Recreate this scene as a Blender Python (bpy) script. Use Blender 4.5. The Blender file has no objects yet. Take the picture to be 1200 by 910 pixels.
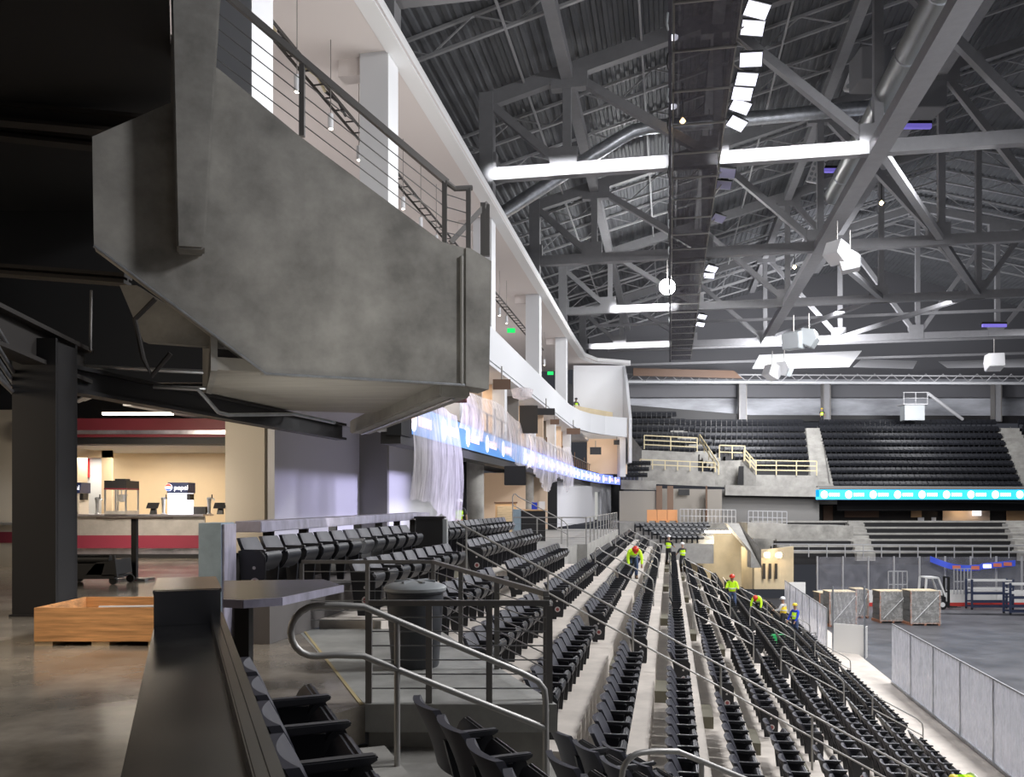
import bpy, bmesh, math, random
from mathutils import Matrix, Vector
random.seed(7)
C = bpy.context.scene.collection
R = math.radians
H = 1.6                                   # eye height above the concourse floor
TA = 0.185; A = math.atan(TA)             # the rink axis leans this much to the right of the view
TB = 0.388; Bq = math.atan(TB)            # the nearest seating block is turned the other way
I4 = Matrix.Identity(4)
FB = Matrix.Rotation(-A, 4, 'Z')          # building frame: x towards the rink, y along the rows
FN = Matrix.Rotation(Bq, 4, 'Z')          # near block frame: x down the slope, y along the rows
def P(px, py, d): return Vector(((px-600)/1000*d, d, H+(590-py)/1000*d))
def Bp(x, y, z): return FB @ Vector((x, y, z))
def depthB(x, y): return -x*math.sin(A)+y*math.cos(A)
def yB(px, x):                            # y of the point of the line x=const seen in that column
    u = (px-600)/1000
    return x*(math.cos(A)+u*math.sin(A))/(u*math.cos(A)-math.sin(A))
ORD = ['zeroth','first','second','third','fourth','fifth','sixth','seventh','eighth','ninth','tenth','eleventh','twelfth',
       'thirteenth','fourteenth','fifteenth','sixteenth','seventeenth','eighteenth','nineteenth','twentieth','twenty-first',
       'twenty-second','twenty-third','twenty-fourth','twenty-fifth','twenty-sixth','twenty-seventh','twenty-eighth']
# ------------------------------------------------------------------ materials
MT = {}
def mat(name, col, rough=.5, metal=0., noise=None, bump=None, emit=0., alpha=1., ecol=None, spec=.5, stretch=None, trans=0.):
    m = bpy.data.materials.new(name); m.use_nodes = True
    nt = m.node_tree; b = nt.nodes['Principled BSDF']
    col = tuple(col)+(1,)
    b.inputs['Base Color'].default_value = col
    b.inputs['Roughness'].default_value = rough
    b.inputs['Metallic'].default_value = metal
    b.inputs['Specular IOR Level'].default_value = spec
    b.inputs['Alpha'].default_value = alpha
    if trans: b.inputs['Transmission Weight'].default_value = trans
    if emit:
        b.inputs['Emission Color'].default_value = (tuple(ecol)+(1,)) if ecol else col
        b.inputs['Emission Strength'].default_value = emit
    if noise or bump:
        tc = nt.nodes.new('ShaderNodeNewGeometry')
        src = tc.outputs['Position']
        if stretch:
            mp = nt.nodes.new('ShaderNodeMapping'); mp.inputs['Scale'].default_value = stretch
            nt.links.new(src, mp.inputs['Vector']); src = mp.outputs['Vector']
    if noise:
        n = nt.nodes.new('ShaderNodeTexNoise'); n.inputs['Scale'].default_value = noise[0]
        n.inputs['Detail'].default_value = 6; n.inputs['Roughness'].default_value = .62
        nt.links.new(src, n.inputs['Vector'])
        r = nt.nodes.new('ShaderNodeValToRGB')
        r.color_ramp.elements[0].position = .32; r.color_ramp.elements[1].position = .7
        k = noise[1]
        r.color_ramp.elements[0].color = tuple(c*(1-k) for c in col[:3])+(1,)
        r.color_ramp.elements[1].color = tuple(min(1, c*(1+k)) for c in col[:3])+(1,)
        nt.links.new(n.outputs['Fac'], r.inputs['Fac']); nt.links.new(r.outputs['Color'], b.inputs['Base Color'])
        if len(noise) > 2:
            rr = nt.nodes.new('ShaderNodeMapRange')
            rr.inputs['To Min'].default_value = max(0, rough-noise[2]); rr.inputs['To Max'].default_value = rough+noise[2]
            nt.links.new(n.outputs['Fac'], rr.inputs['Value']); nt.links.new(rr.outputs['Result'], b.inputs['Roughness'])
    if bump:
        n2 = nt.nodes.new('ShaderNodeTexNoise'); n2.inputs['Scale'].default_value = bump[0]; n2.inputs['Detail'].default_value = 5
        nt.links.new(src, n2.inputs['Vector'])
        bp = nt.nodes.new('ShaderNodeBump'); bp.inputs['Strength'].default_value = bump[1]; bp.inputs['Distance'].default_value = .02
        nt.links.new(n2.outputs['Fac'], bp.inputs['Height']); nt.links.new(bp.outputs['Normal'], b.inputs['Normal'])
    MT[name] = m
    return m
def mix_transparent(name, col, lo, hi, scale, rough=.5, emit=0., stretch=(1,1,1), trl=0.):
    # a see-through sheet with a cloudy white film
    m = bpy.data.materials.new(name); m.use_nodes = True
    nt = m.node_tree; b = nt.nodes['Principled BSDF']; out = nt.nodes['Material Output']
    b.inputs['Base Color'].default_value = tuple(col)+(1,); b.inputs['Roughness'].default_value = rough
    if emit: b.inputs['Emission Color'].default_value = tuple(col)+(1,); b.inputs['Emission Strength'].default_value = emit
    t = nt.nodes.new('ShaderNodeBsdfTransparent'); mx = nt.nodes.new('ShaderNodeMixShader')
    g = nt.nodes.new('ShaderNodeNewGeometry'); mp = nt.nodes.new('ShaderNodeMapping'); mp.inputs['Scale'].default_value = stretch
    n = nt.nodes.new('ShaderNodeTexNoise'); n.inputs['Scale'].default_value = scale; n.inputs['Detail'].default_value = 8
    n.inputs['Roughness'].default_value = .7
    rr = nt.nodes.new('ShaderNodeMapRange'); rr.inputs['From Min'].default_value = .35; rr.inputs['From Max'].default_value = .65
    rr.inputs['To Min'].default_value = lo; rr.inputs['To Max'].default_value = hi
    L = nt.links.new
    L(g.outputs['Position'], mp.inputs['Vector']); L(mp.outputs['Vector'], n.inputs['Vector']); L(n.outputs['Fac'], rr.inputs['Value'])
    L(rr.outputs['Result'], mx.inputs['Fac']); L(t.outputs[0], mx.inputs[1]); L(b.outputs[0], mx.inputs[2]); L(mx.outputs[0], out.inputs['Surface'])
    if trl:
        tl = nt.nodes.new('ShaderNodeBsdfTranslucent'); tl.inputs['Color'].default_value = tuple(col)+(1,)
        m3 = nt.nodes.new('ShaderNodeMixShader'); m3.inputs['Fac'].default_value = trl
        L(b.outputs[0], m3.inputs[1]); L(tl.outputs[0], m3.inputs[2]); L(m3.outputs[0], mx.inputs[2])
    MT[name] = m
    return m
mat('floor', (.25,.22,.18), .16, 0, noise=(1.1,.45,.1), bump=(3,.03), spec=.8)
mat('platform', (.34,.34,.32), .55, 0, noise=(2.2,.22))
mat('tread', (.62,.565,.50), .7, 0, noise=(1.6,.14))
mat('precast', (.30,.29,.265), .8, 0, noise=(.9,.38), bump=(6,.12))
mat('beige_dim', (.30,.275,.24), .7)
mat('riser_shade', (.13,.12,.115), .8)  # shade on the top row's riser, put into its colour
mat('precast_light', (.33,.32,.295), .8, 0, noise=(1.2,.2))
mat('soffit', (.36,.34,.30), .8, 0, noise=(.7,.12), stretch=(1,6,1))
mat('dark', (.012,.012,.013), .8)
mat('dark_steel', (.013,.0125,.0135), .55)
mat('beam_dark', (.028,.024,.021), .7)
mat('step_olive', (.16,.15,.11), .8)
mat('lilac_reflect', (.46,.44,.54), .35, .3, noise=(2,.3), stretch=(1,3,1))  # lilac reflection put into the base colour
mat('truss', (.24,.24,.25), .6, 0, noise=(3,.06))
mat('joist', (.38,.38,.39), .6)
mat('galv', (.5,.52,.55), .32, .85, noise=(4,.2))
mat('rail', (.40,.39,.37), .5, .6)
mat('rail_dark', (.23,.22,.21), .45, .5)
mat('cable', (.30,.30,.30), .4, .8)
mat('stainless', (.30,.29,.28), .22, 1., noise=(1.3,.25,.08), stretch=(1,1,1))
mat('stainless_light', (.62,.60,.66), .3, .9, noise=(2,.3), stretch=(1,3,1))
mat('seat', (.016,.017,.021), .38)
mat('seat_back', (.034,.034,.046), .5)
mat('arm', (.06,.06,.065), .3)
mat('marker', (.6,.56,.55), .5)
mat('marker_red', (.30,.08,.08), .5)
mat('bin', (.045,.048,.055), .5)
mat('bin_lid', (.32,.34,.35), .35)
mat('wood', (.62,.32,.13), .65, 0, noise=(2.2,.4), stretch=(.6,3,9))
mat('wood_pale', (.62,.48,.30), .6, 0, noise=(3,.2), stretch=(1,1,6))
mat('white', (.60,.61,.63), .6)
mat('white_soffit', (.70,.645,.62), .7)
mat('white_plain', (.8,.8,.8), .55)
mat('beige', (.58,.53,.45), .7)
mat('cream', (.80,.66,.47), .3, 0, noise=(.7,.05))
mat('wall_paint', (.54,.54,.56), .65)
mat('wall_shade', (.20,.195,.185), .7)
mat('red_band', (.17,.02,.03), .5)
mat('violet_lit', (.25,.2,.8), .5, emit=.45)
mat('red_counter', (.22,.028,.05), .45)
mat('counter_front', (.50,.48,.45), .35, .5, noise=(3,.15))
mat('blue_film', (.30,.38,.44), .4, 0, noise=(5,.12))
mat('tube_lit', (1,.93,.8), .5, emit=9)
mat('spot_lit', (1,.9,.75), .5, emit=14)
mat('flood_lit', (.86,.86,1), .5, emit=1.5)
mat('flood_off', (.30,.29,.42), .4)
mat('star_lit', (1,1,1), .5, emit=90)
mat('bulb_warm', (1,.65,.3), .5, emit=18)
mat('exit_green', (.0,.6,.10), .5, emit=1.1)
mat('led_blue', (.02,.06,.16), .5, emit=1., ecol=(.09,.29,.68))
mat('led_violet', (.2,.28,.95), .5, emit=1.3, ecol=(.22,.30,1))
mat('led_cyan', (.05,.45,.85), .5, emit=1.1, ecol=(.02,.50,.9))
mat('led_white', (.9,.9,1), .5, emit=1.8)
mat('led_pink', (1,.6,.5), .5, emit=1.1, ecol=(1,.62,.55))
mat('roof_far', (.20,.20,.21), .7)
mat('far_wall', (.36,.37,.40), .5, 0, noise=(.12,.5), stretch=(1,1,4))
mat('far_wall_dark', (.11,.11,.12), .6)
mat('yellow_rail', (.62,.53,.33), .6)
mat('orange_barrier', (.65,.30,.12), .6)
mat('rink', (.085,.085,.093), .42, 0, noise=(.5,.45,.12))
mat('board_white', (.80,.79,.76), .4)
mat('board_red', (.62,.06,.05), .4)
mat('pallet_wood', (.42,.19,.11), .7)
mat('panel_grey', (.17,.17,.16), .5, 0, noise=(2,.3), stretch=(1,1,8))
mat('fork_white', (.72,.72,.70), .4)
mat('black', (.01,.01,.011), .5)
mat('rack_blue', (.03,.04,.08), .45)
mat('banner_blue', (.05,.09,.55), .6, emit=.25, ecol=(.05,.09,.6))
mat('banner_orange', (.7,.2,.12), .6)
mat('vest', (.55,.85,.02), .7, emit=.25, ecol=(.5,.85,.02))
mat('vest_yellow', (.9,.65,.05), .7, emit=.15)
mat('reflective', (.75,.75,.72), .35)
mat('hat_red', (.75,.06,.03), .35)
mat('hat_white', (.85,.85,.86), .35)
mat('hat_yellow', (.80,.62,.05), .35)
mat('jeans', (.06,.09,.18), .85)
mat('trouser_dark', (.03,.03,.035), .85)
mat('shirt_white', (.7,.7,.68), .8)
mat('shirt_blue', (.02,.06,.55), .8)
mat('shirt_dark', (.05,.05,.055), .8)
mat('skin', (.42,.25,.17), .6)
mat('boot', (.10,.06,.035), .8)
mat('eye', (.02,.02,.02), .3)
mat('hair', (.03,.02,.015), .8)
mat('navy_sign', (.012,.02,.06), .3, emit=.25, ecol=(.012,.025,.09))
mat('sign_white', (.95,.95,1), .4, emit=2.0)
mat('sign_red', (.9,.06,.04), .4, emit=1.2)
mat('sign_blue', (.05,.12,.6), .4, emit=1.)
mat('glow_white', (.93,.93,1), .4, emit=1.6)
mat('orange_sign', (.85,.16,.02), .5, emit=.4)
mat('red_sign', (.6,.03,.03), .5, emit=.3)
mat('duct', (.34,.35,.34), .4, .6)
mat('mesh_dark', (.03,.028,.04), .7)
mat('speaker_white', (.66,.66,.67), .5)
mat('wood_dark', (.14,.08,.05), .5)
mat('suite_wall', (.78,.60,.44), .6)
mat('suite_wood', (.66,.42,.22), .6)
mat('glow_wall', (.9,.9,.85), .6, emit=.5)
mat('lumen_wall', (.74,.75,.77), .6)
mat('panel_white', (.95,.95,.97), .5)
mat('tan', (.60,.50,.33), .7, 0, noise=(1,.1))
mat('green_paint', (.02,.42,.12), .5)
mat('floor_line', (.45,.37,.20), .7)
mix_transparent('plastic', (.86,.82,.86), .25, .72, 1.6, .4, emit=0, stretch=(2.5,2.5,.35), trl=.4)
mix_transparent('glass_dirty', (.9,.9,.94), .28, .92, 2.0, .35, stretch=(1.6,1.6,.45), trl=.5)
mix_transparent('grating', (.05,.045,.06), .40, .60, 3., .7)
mix_transparent('glass_clear', (.6,.6,.66), .07, .16, 1.2, .2)
mix_transparent('wrap', (.8,.79,.76), .12, .5, 3.0, .25)
mix_transparent('cabinet_glass', (.75,.7,.6), .06, .12, 2., .15)
# ceiling deck of ribbed steel sheet: the ribs are in the mesh, this is its paint
mat('deck', (.13,.135,.145), .65, 0, noise=(.6,.15))
# ------------------------------------------------------------------ mesh builder
XF = {}
class MB:
    def __init__(s, F=I4): s.v = []; s.f = []; s.F = F
    def add(s, vs, fs):
        o = len(s.v); s.v += [s.F @ Vector(v) for v in vs]; s.f += [tuple(i+o for i in f) for f in fs]; return s
    def box(s, x0, x1, y0, y1, z0, z1):
        return s.add([(x0,y0,z0),(x1,y0,z0),(x1,y1,z0),(x0,y1,z0),(x0,y0,z1),(x1,y0,z1),(x1,y1,z1),(x0,y1,z1)],
                     [(0,3,2,1),(4,5,6,7),(0,1,5,4),(1,2,6,5),(2,3,7,6),(3,0,4,7)])
    def cbox(s, c, sx, sy, sz): return s.box(c[0]-sx/2,c[0]+sx/2,c[1]-sy/2,c[1]+sy/2,c[2]-sz/2,c[2]+sz/2)
    def bar(s, p, q, w, h, up=(0,0,1)):
        p = Vector(p); q = Vector(q); d = (q-p).normalized(); up = Vector(up)
        if abs(d.dot(up)) > .995: up = Vector((0,1,0)) if abs(d.y) < .9 else Vector((1,0,0))
        sx = d.cross(up).normalized(); uz = sx.cross(d).normalized()
        a = sx*w/2; b = uz*h/2
        return s.add([p-a-b,p+a-b,p+a+b,p-a+b,q-a-b,q+a-b,q+a+b,q-a+b],
                     [(0,1,2,3),(7,6,5,4),(0,4,5,1),(1,5,6,2),(2,6,7,3),(3,7,4,0)])
    def ibeam(s, p, q, w, h, t=.05):
        p = Vector(p); q = Vector(q); up = Vector((0,0,1)); d = (q-p).normalized()
        if abs(d.dot(up)) > .995: up = Vector((0,1,0))
        sx = d.cross(up).normalized(); uz = sx.cross(d).normalized()
        o = uz*(h/2-t/2)
        s.bar(p+o, q+o, w, t, up); s.bar(p-o, q-o, w, t, up); s.bar(p, q, t, h-2*t, up); return s
    def tube(s, pts, r, n=8, caps=True):
        pts = [Vector(p) for p in pts]; rs = r if isinstance(r, (list, tuple)) else [r]*len(pts)
        vs = []; fs = []; prev = None
        for i, p in enumerate(pts):
            t = (pts[min(i+1,len(pts)-1)]-pts[max(i-1,0)]).normalized()
            if prev is None:
                u = t.cross(Vector((0,0,1)))
                if u.length < .05: u = t.cross(Vector((0,1,0)))
                u.normalize()
            else:
                u = (prev-t*prev.dot(t)).normalized()
            prev = u; w = t.cross(u)
            for k in range(n):
                a = 2*math.pi*k/n; vs.append(p+(u*math.cos(a)+w*math.sin(a))*rs[i])
        for i in range(len(pts)-1):
            for k in range(n):
                fs.append((i*n+k, i*n+(k+1)%n, (i+1)*n+(k+1)%n, (i+1)*n+k))
        if caps:
            fs.append(tuple(range(n-1,-1,-1))); fs.append(tuple(range((len(pts)-1)*n, len(pts)*n)))
        return s.add(vs, fs)
    def prism(s, poly, vec):
        n = len(poly); vec = Vector(vec); vs = [Vector(p) for p in poly]; vs += [p+vec for p in vs]
        return s.add(vs, [tuple(range(n)), tuple(range(2*n-1,n-1,-1))]+[(i,i+n,(i+1)%n+n,(i+1)%n) for i in range(n)])
    def lathe(s, c, prof, n=20, axis='z'):
        vs = []; fs = []
        for (r, z) in prof:
            for k in range(n):
                a = 2*math.pi*k/n; x, y = r*math.cos(a), r*math.sin(a)
                v = (x,y,z) if axis == 'z' else ((z,x,y) if axis == 'x' else (x,z,y))
                vs.append((c[0]+v[0], c[1]+v[1], c[2]+v[2]))
        m = len(prof)
        for i in range(m-1):
            for k in range(n): fs.append((i*n+k, i*n+(k+1)%n, (i+1)*n+(k+1)%n, (i+1)*n+k))
        fs.append(tuple(range(n-1,-1,-1))); fs.append(tuple(range((m-1)*n, m*n)))
        return s.add(vs, fs)
    def grid(s, fn, nu, nv):
        vs = [fn(i/nu, j/nv) for i in range(nu+1) for j in range(nv+1)]
        return s.add(vs, [(i*(nv+1)+j, (i+1)*(nv+1)+j, (i+1)*(nv+1)+j+1, i*(nv+1)+j+1) for i in range(nu) for j in range(nv)])
    def quad(s, *p): return s.add(p, [tuple(range(len(p)))])
    def build(s, name, m, parent=None, smooth=False, bevel=0., label=None, cat=None, group=None, kind=None, recalc=True):
        me = bpy.data.meshes.new(name); o = bpy.data.objects.new(name, me); C.objects.link(o)
        if parent is None:
            lo = [min(v[i] for v in s.v) for i in range(3)]; hi = [max(v[i] for v in s.v) for i in range(3)]
            loc = Vector(((lo[0]+hi[0])/2, (lo[1]+hi[1])/2, lo[2])); o.location = loc
            XF[o.name] = Matrix.Translation(loc)
        else:
            o.parent = parent; XF[o.name] = XF[parent.name]
        inv = XF[o.name].inverted()
        me.from_pydata([inv @ v for v in s.v], [], s.f)
        if recalc or bevel:
            bm = bmesh.new(); bm.from_mesh(me); bmesh.ops.recalc_face_normals(bm, faces=bm.faces)
            if bevel:
                es = [e for e in bm.edges if len(e.link_faces) == 2 and e.calc_face_angle(0) > .6]
                bmesh.ops.bevel(bm, geom=es, offset=bevel, segments=2, affect='EDGES', clamp_overlap=True)
            bm.to_mesh(me); bm.free()
        if smooth:
            me.shade_smooth(); me.set_sharp_from_angle(angle=R(38))
        me.materials.append(MT[m])
        tag(o, label, cat, group, kind)
        return o
def tag(o, label=None, cat=None, group=None, kind=None):
    if label: o['label'] = label
    if cat: o['category'] = cat
    if group: o['group'] = group
    if kind: o['kind'] = kind
    return o
def thing(name, label, cat, loc=(0,0,0), rz=0., group=None):
    o = bpy.data.objects.new(name, None); C.objects.link(o); o.empty_display_size = .2
    o.location = loc; o.rotation_euler = (0,0,rz)
    XF[o.name] = Matrix.Translation(Vector(loc)) @ Matrix.Rotation(rz, 4, 'Z')
    return tag(o, label, cat, group)
def struct(mb, name, m, **k): return mb.build(name, m, kind='structure', **k)
def copy_tree(root, loc, rz, label=None, group=None):
    r = root.copy(); C.objects.link(r); r.location = loc; r.rotation_euler = (0,0,rz)
    if label: r['label'] = label
    if group: r['group'] = group
    for ch in list(root.children):
        c = ch.copy(); C.objects.link(c); c.parent = r
        for g in list(ch.children):
            d = g.copy(); C.objects.link(d); d.parent = c
    return r
def lettering(txt, size, M, name, m, parent, ext=.004):
    cu = bpy.data.curves.new('t', 'FONT'); cu.body = txt; cu.size = size; cu.extrude = ext; cu.align_x = 'CENTER'; cu.align_y = 'CENTER'
    t = bpy.data.objects.new('t', cu); C.objects.link(t)
    dg = bpy.context.evaluated_depsgraph_get(); me = t.evaluated_get(dg).to_mesh()
    mb = MB(M); mb.add([v.co.copy() for v in me.vertices], [tuple(p.vertices) for p in me.polygons])
    t.evaluated_get(dg).to_mesh_clear(); bpy.data.objects.remove(t); bpy.data.curves.remove(cu)
    return mb.build(name, m, parent, recalc=False)
def arc(c, r, a0, a1, n, ax, ay):         # points of an arc in the plane of ax, ay
    c = Vector(c); ax = Vector(ax); ay = Vector(ay)
    return [c+ax*(r*math.cos(a0+(a1-a0)*i/n))+ay*(r*math.sin(a0+(a1-a0)*i/n)) for i in range(n+1)]
KEY=1.0; ROOF=.30; SOF=.5; AMB=.05
# ------------------------------------------------------------------ the bowl: treads, aisles, platforms
def xk(k): return .22+.84*k
def zk(k): return .45 if k == -6 else -2.1-.44*k
VN = {0:.53, 1:1.6, 2:2.5, 3:3.46, 4:4.4, 5:5.3, 6:6.2}
def zn(n): return 0. if n == 0 else zk(n-5)
AISLES = [16.6, 26.8, 37.0, 47.2]
def yA0(k): return {-6:9.3, -5:10.7, -4:11.2, -3:10.2, -2:9.9, -1:9.3, 0:8.4}.get(k, 8.0+.1*k)
terr = MB(FB); ttop = MB(FB)
for k in range(-6, 9):
    y1 = 27.4 if k <= -4 else 57.2
    y0 = yA0(k)-.25 if k <= -1 else 6.4
    x1 = xk(k)+.34 if k < 8 else 8.9
    bot = zk(k)-.75 if k > -5 else 0.002
    if k == -5: bot = -.6
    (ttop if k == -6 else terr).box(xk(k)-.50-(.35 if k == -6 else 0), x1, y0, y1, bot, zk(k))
struct(terr, 'seating_terrace', 'tread'); struct(ttop, 'top_row_terrace', 'riser_shade')
st = MB(FB)
for ya in AISLES:
    for k in range(-5, 9):
        if k <= -4 and ya > 20: continue
        st.box(xk(k)-.50, xk(k)-.27, ya-.5, ya+.5, zk(k)+.001, zk(k)+.22)
struct(st, 'aisle_steps', 'step_olive')
tn = MB(FN)
for n in range(1, 7):
    tn.box(VN[n]-.5, VN[n]+.42, -3, 5.35, zn(n)-.8, zn(n)-.012)
    if n > 1: tn.box(VN[n]-.5, VN[n]+.42, 5.35, 8.9, zn(n)-.8, zn(n)-.014)
    else: tn.box(VN[n]-.5, VN[n]+.42, 5.35, 6.9, zn(n)-.8, zn(n)-.014)
    tn.box(VN[n]-.5, VN[n]-.2, 5.15, 6.2, zn(n)-.012, zn(n)+.16)
struct(tn, 'near_terrace', 'precast')
# platform beside the first aisle (same level as the concourse)
PL = [(-1.17,6.8), (.36,6.8), (-.95,10.9), (-2.75,10.9)]
pl = MB(); pl.prism([(x,y,-.22) for x, y in PL], (0,0,.222))
struct(pl, 'viewing_platform', 'platform')
pw = MB()
pw.prism([(-1.15,6.86,-3), (.30,6.86,-3), (-.97,10.88,-3), (-2.72,10.88,-3)], (0,0,2.79))
struct(pw, 'platform_wall', 'precast')
# concourse floor
fl = MB()
pN = lambda v, u: FN @ Vector((v, u, 0))
poly = [Vector((-42,-6,0)), pN(1.08,-6), pN(1.08,6.55), Vector((-1.17,6.8,0)), Vector((-2.75,10.9,0)), Bp(xk(-6)-.75,10.6,0),
        Bp(xk(-6)-.75,27.4,0), Bp(xk(-6)-.75,33.4,0), Bp(-9.6,84,0), Bp(-40,84,0), Vector((-42,30,0))]
fl.prism([p-Vector((0,0,.3)) for p in poly], (0,0,.3))
struct(fl, 'floor', 'floor')
# far half of the concourse level: platform past the third aisle
f2 = MB(FB); f2.box(-9.7, -3.2, 33.6, 54, -.8, .004)
f2.box(-6.2, -3.6, 27.4, 33.6, -.8, .0)
struct(f2, 'concourse_platform', 'precast_light')
fl3 = MB(); q0 = P(351,733,11.25); q1 = P(424,826,6.79)
fl3.bar((q0.x,q0.y,.004),(q1.x,q1.y,.004),.03,.004); struct(fl3, 'trim_1', 'floor_line')
# ------------------------------------------------------------------ stadium seats
def seat_meshes():
    t = thing('stadium_seat', 'x', 'seat')
    # curved backrest, top corners rounded, leaning back
    b = MB(); nu, nv = 8, 6
    def back(off):
        def fn(u, v):
            y = (u-.5)*.47; z = .33+.41*v
            if v > .8: y *= 1-.10*((v-.8)/.2)**2
            x = -.08-.16*v+.045*(2*u-1)**2-off+.02*math.sin(v*3.1)
            return (x, y, z)
        return fn
    b.grid(back(0), nu, nv); b.grid(back(.045), nu, nv)
    n1 = (nu+1)*(nv+1); idx = lambda i, j: i*(nv+1)+j
    ring = [idx(i,0) for i in range(nu+1)]+[idx(nu,j) for j in range(1,nv+1)]+[idx(i,nv) for i in range(nu-1,-1,-1)]+[idx(0,j) for j in range(nv-1,0,-1)]
    for a, c in zip(ring, ring[1:]+ring[:1]): b.f.append((a, c, c+n1, a+n1))
    b.build('backrest', 'seat_back', t, smooth=True)
    # seat pan tipped up: a thick slab with a rounded front
    s = MB(); prof = [(-.03,.38),(.0,.345),(.05,.35),(.10,.40),(.14,.47),(.15,.53),(.13,.575),(.095,.585),(.055,.55),(.02,.48)]
    s.prism([(x,-.205,z) for x, z in prof], (0,.41,0)); s.build('seat_pan', 'seat', t, smooth=True, bevel=.012)
    a = MB(); a.prism([(-.15,-.272,.565),(.12,-.272,.575),(.155,-.272,.595),(.145,-.272,.612),(-.15,-.272,.61)], (0,.05,0))
    a.build('armrest', 'arm', t, bevel=.006)
    g = MB(); g.prism([(-.18,-.265,.57),(.04,-.265,.565),(.05,-.265,.35),(.02,-.265,.02),(-.08,-.265,.02),(-.11,-.265,.3)], (0,.035,0))
    g.build('support', 'seat', t)
    return t
def end_panel(t, side):
    e = MB(); y = side*.285
    e.prism([(-.17,y,.60),(.12,y,.60),(.18,y,.53),(.17,y,.16),(.16,y,.07),(-.02,y,.07),(-.12,y,.2)], (0,side*.03,0))
    ep = e.build('end_panel', 'seat', t, bevel=.008)
    m = MB(); m.lathe((.05, y+side*.03, .23), [(.055,0),(.055,side*.006)], 16, 'y'); m.build('row_marker', 'marker', ep)
    m = MB(); m.lathe((.05, y+side*.036, .23), [(.034,0),(.034,side*.004)], 14, 'y'); m.build('marker_number_disc', 'marker_red', ep)
    m = MB(); m.lathe((.04, y+side*.03, .40), [(.02,0),(.02,side*.005)], 10, 'y'); m.build('cap_screw', 'marker', ep)
proto = seat_meshes(); proto_end = seat_meshes(); end_panel(proto_end, -1)
protos_used = {id(proto): False, id(proto_end): False}
def place_seat(loc, rz, label, group, end=False):
    p = proto_end if end else proto
    if not protos_used[id(p)]:
        protos_used[id(p)] = True
        p.location = loc; p.rotation_euler = (0,0,rz); p['label'] = label; p['group'] = group; return
    copy_tree(p, loc, rz, label, group)
seats = []                                # (depth, location, heading, label, group, end)
def inframe(p, m=0):
    if p.y < 1.2: return False
    px = 600+1000*p.x/p.y; py = 590-1000*(p.z+.5-H)/p.y
    return -40-m < px < 1240+m and -30 < py < 990
SECS = [('A', None, 15.95, 'block nearest the grey bin'), ('B', 17.3, 26.15, 'block past the long handrail'),
        ('C', 27.5, 36.35, 'middle block with short handrails'), ('D', 37.7, 46.5, 'd'), ('E', 47.9, 56.6, 'e')]
for k in range(-6, 9):
    for s, y0, y1, name in SECS:
        if k <= -4 and s not in 'AB': continue
        a = yA0(k) if y0 is None else y0
        y1k = y1
        if s == 'B' and k <= -4: y1k = 25.9
        n = int((y1k-a)/.53); pit = (y1k-a)/n
        for i in range(n):
            y = a+pit*(i+.5); p = Bp(xk(k), y, zk(k))
            if not inframe(p): continue
            j = i+1 if s != 'A' else n-i
            lab = f"black folding seat, {ORD[j]} from the {'long handrail' if s in 'AB' else 'near aisle'}, {ORD[k+7]} row down, {name}"
            seats.append((p.y, p, -A, lab, f'folding seats in the {name}', i == 0))
for n, us in ((0, [4.45,3.92,3.39,2.86,2.33,1.80]), (1, [5.0,4.47,3.94,3.41,2.88]), (2, [5.0,4.47,3.94,3.41]), (3, [7.15,6.62,6.1]), (4, [7.9,7.37,6.84])):
    for j, u in enumerate(us):
        p = FN @ Vector((VN[n], u, zn(n)+(.06 if n == 0 else 0)))
        if n == 0: lab = f"black folding seat against the steel drink counter, {ORD[j+1]} from the table end"
        elif n < 3: lab = f"black folding seat below the counter seats, {ORD[j+1]} from the looped handrail, {ORD[n]} row down"
        else: lab = f"black folding seat by the concrete platform wall, {ORD[j+1]} from the wall, {ORD[n-2]} curved row"
        seats.append((p.y, p, Bq, lab, 'folding seats in the nearest curved block', False))
seats.sort(key=lambda t: t[0])
NSEAT = 298
for d, p, rz, lab, g, e in seats[:NSEAT]: place_seat(p, rz, lab, g, e)
rest = MB()
def far_seat(F, s=1.):
    rest.F = F
    rest.prism([(-.07,-.23*s,.33),(-.04,-.23*s,.33),(-.20,-.21*s,.74),(-.25,-.21*s,.74)], (0,.46*s,0))
    rest.prism([(-.02,-.2*s,.36),(.08,-.2*s,.36),(.15,-.2*s,.50),(.10,-.2*s,.58)], (0,.40*s,0))
    rest.box(-.15,.145,-.272*s,-.23*s,.57,.61); rest.box(-.16,.04,-.262*s,-.232*s,.05,.6)
for d, p, rz, lab, g, e in seats[NSEAT:]:
    far_seat(Matrix.Translation(p) @ Matrix.Rotation(rz, 4, 'Z'))
# ------------------------------------------------------------------ bar counter, table, seats' neighbours
t = thing('drink_counter', 'long stainless steel drink counter running away behind the nearest seats', 'counter', FN @ Vector((.04,2.4,0)), Bq)
m = MB(FN); m.box(-.11,.12,-.6,4.0,1.045,1.07); m.build('countertop', 'stainless', t, bevel=.004)
m = MB(FN); m.box(.12,.145,-.6,4.05,1.0,1.115); m.box(.145,.175,-.6,4.05,1.085,1.115); m.build('front_lip', 'stainless', t, bevel=.004)
m = MB(FN); m.box(-.11,.165,4.0,4.04,1.0,1.22); m.build('end_upstand', 'stainless', t, bevel=.004)
m = MB(FN); m.box(-.10,-.075,-.6,4.0,.0,1.045); m.build('front_panel', 'dark_steel', t)
m = MB(FN); m.box(.06,.11,-.6,4.02,.86,1.0); m.build('apron', 'stainless', t)
for u in (.4, 2.2, 3.9):
    m = MB(FN); m.bar((.0,u,0),(.0,u,1.0),.05,.05); m.build('leg', 'dark_steel', t)
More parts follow.
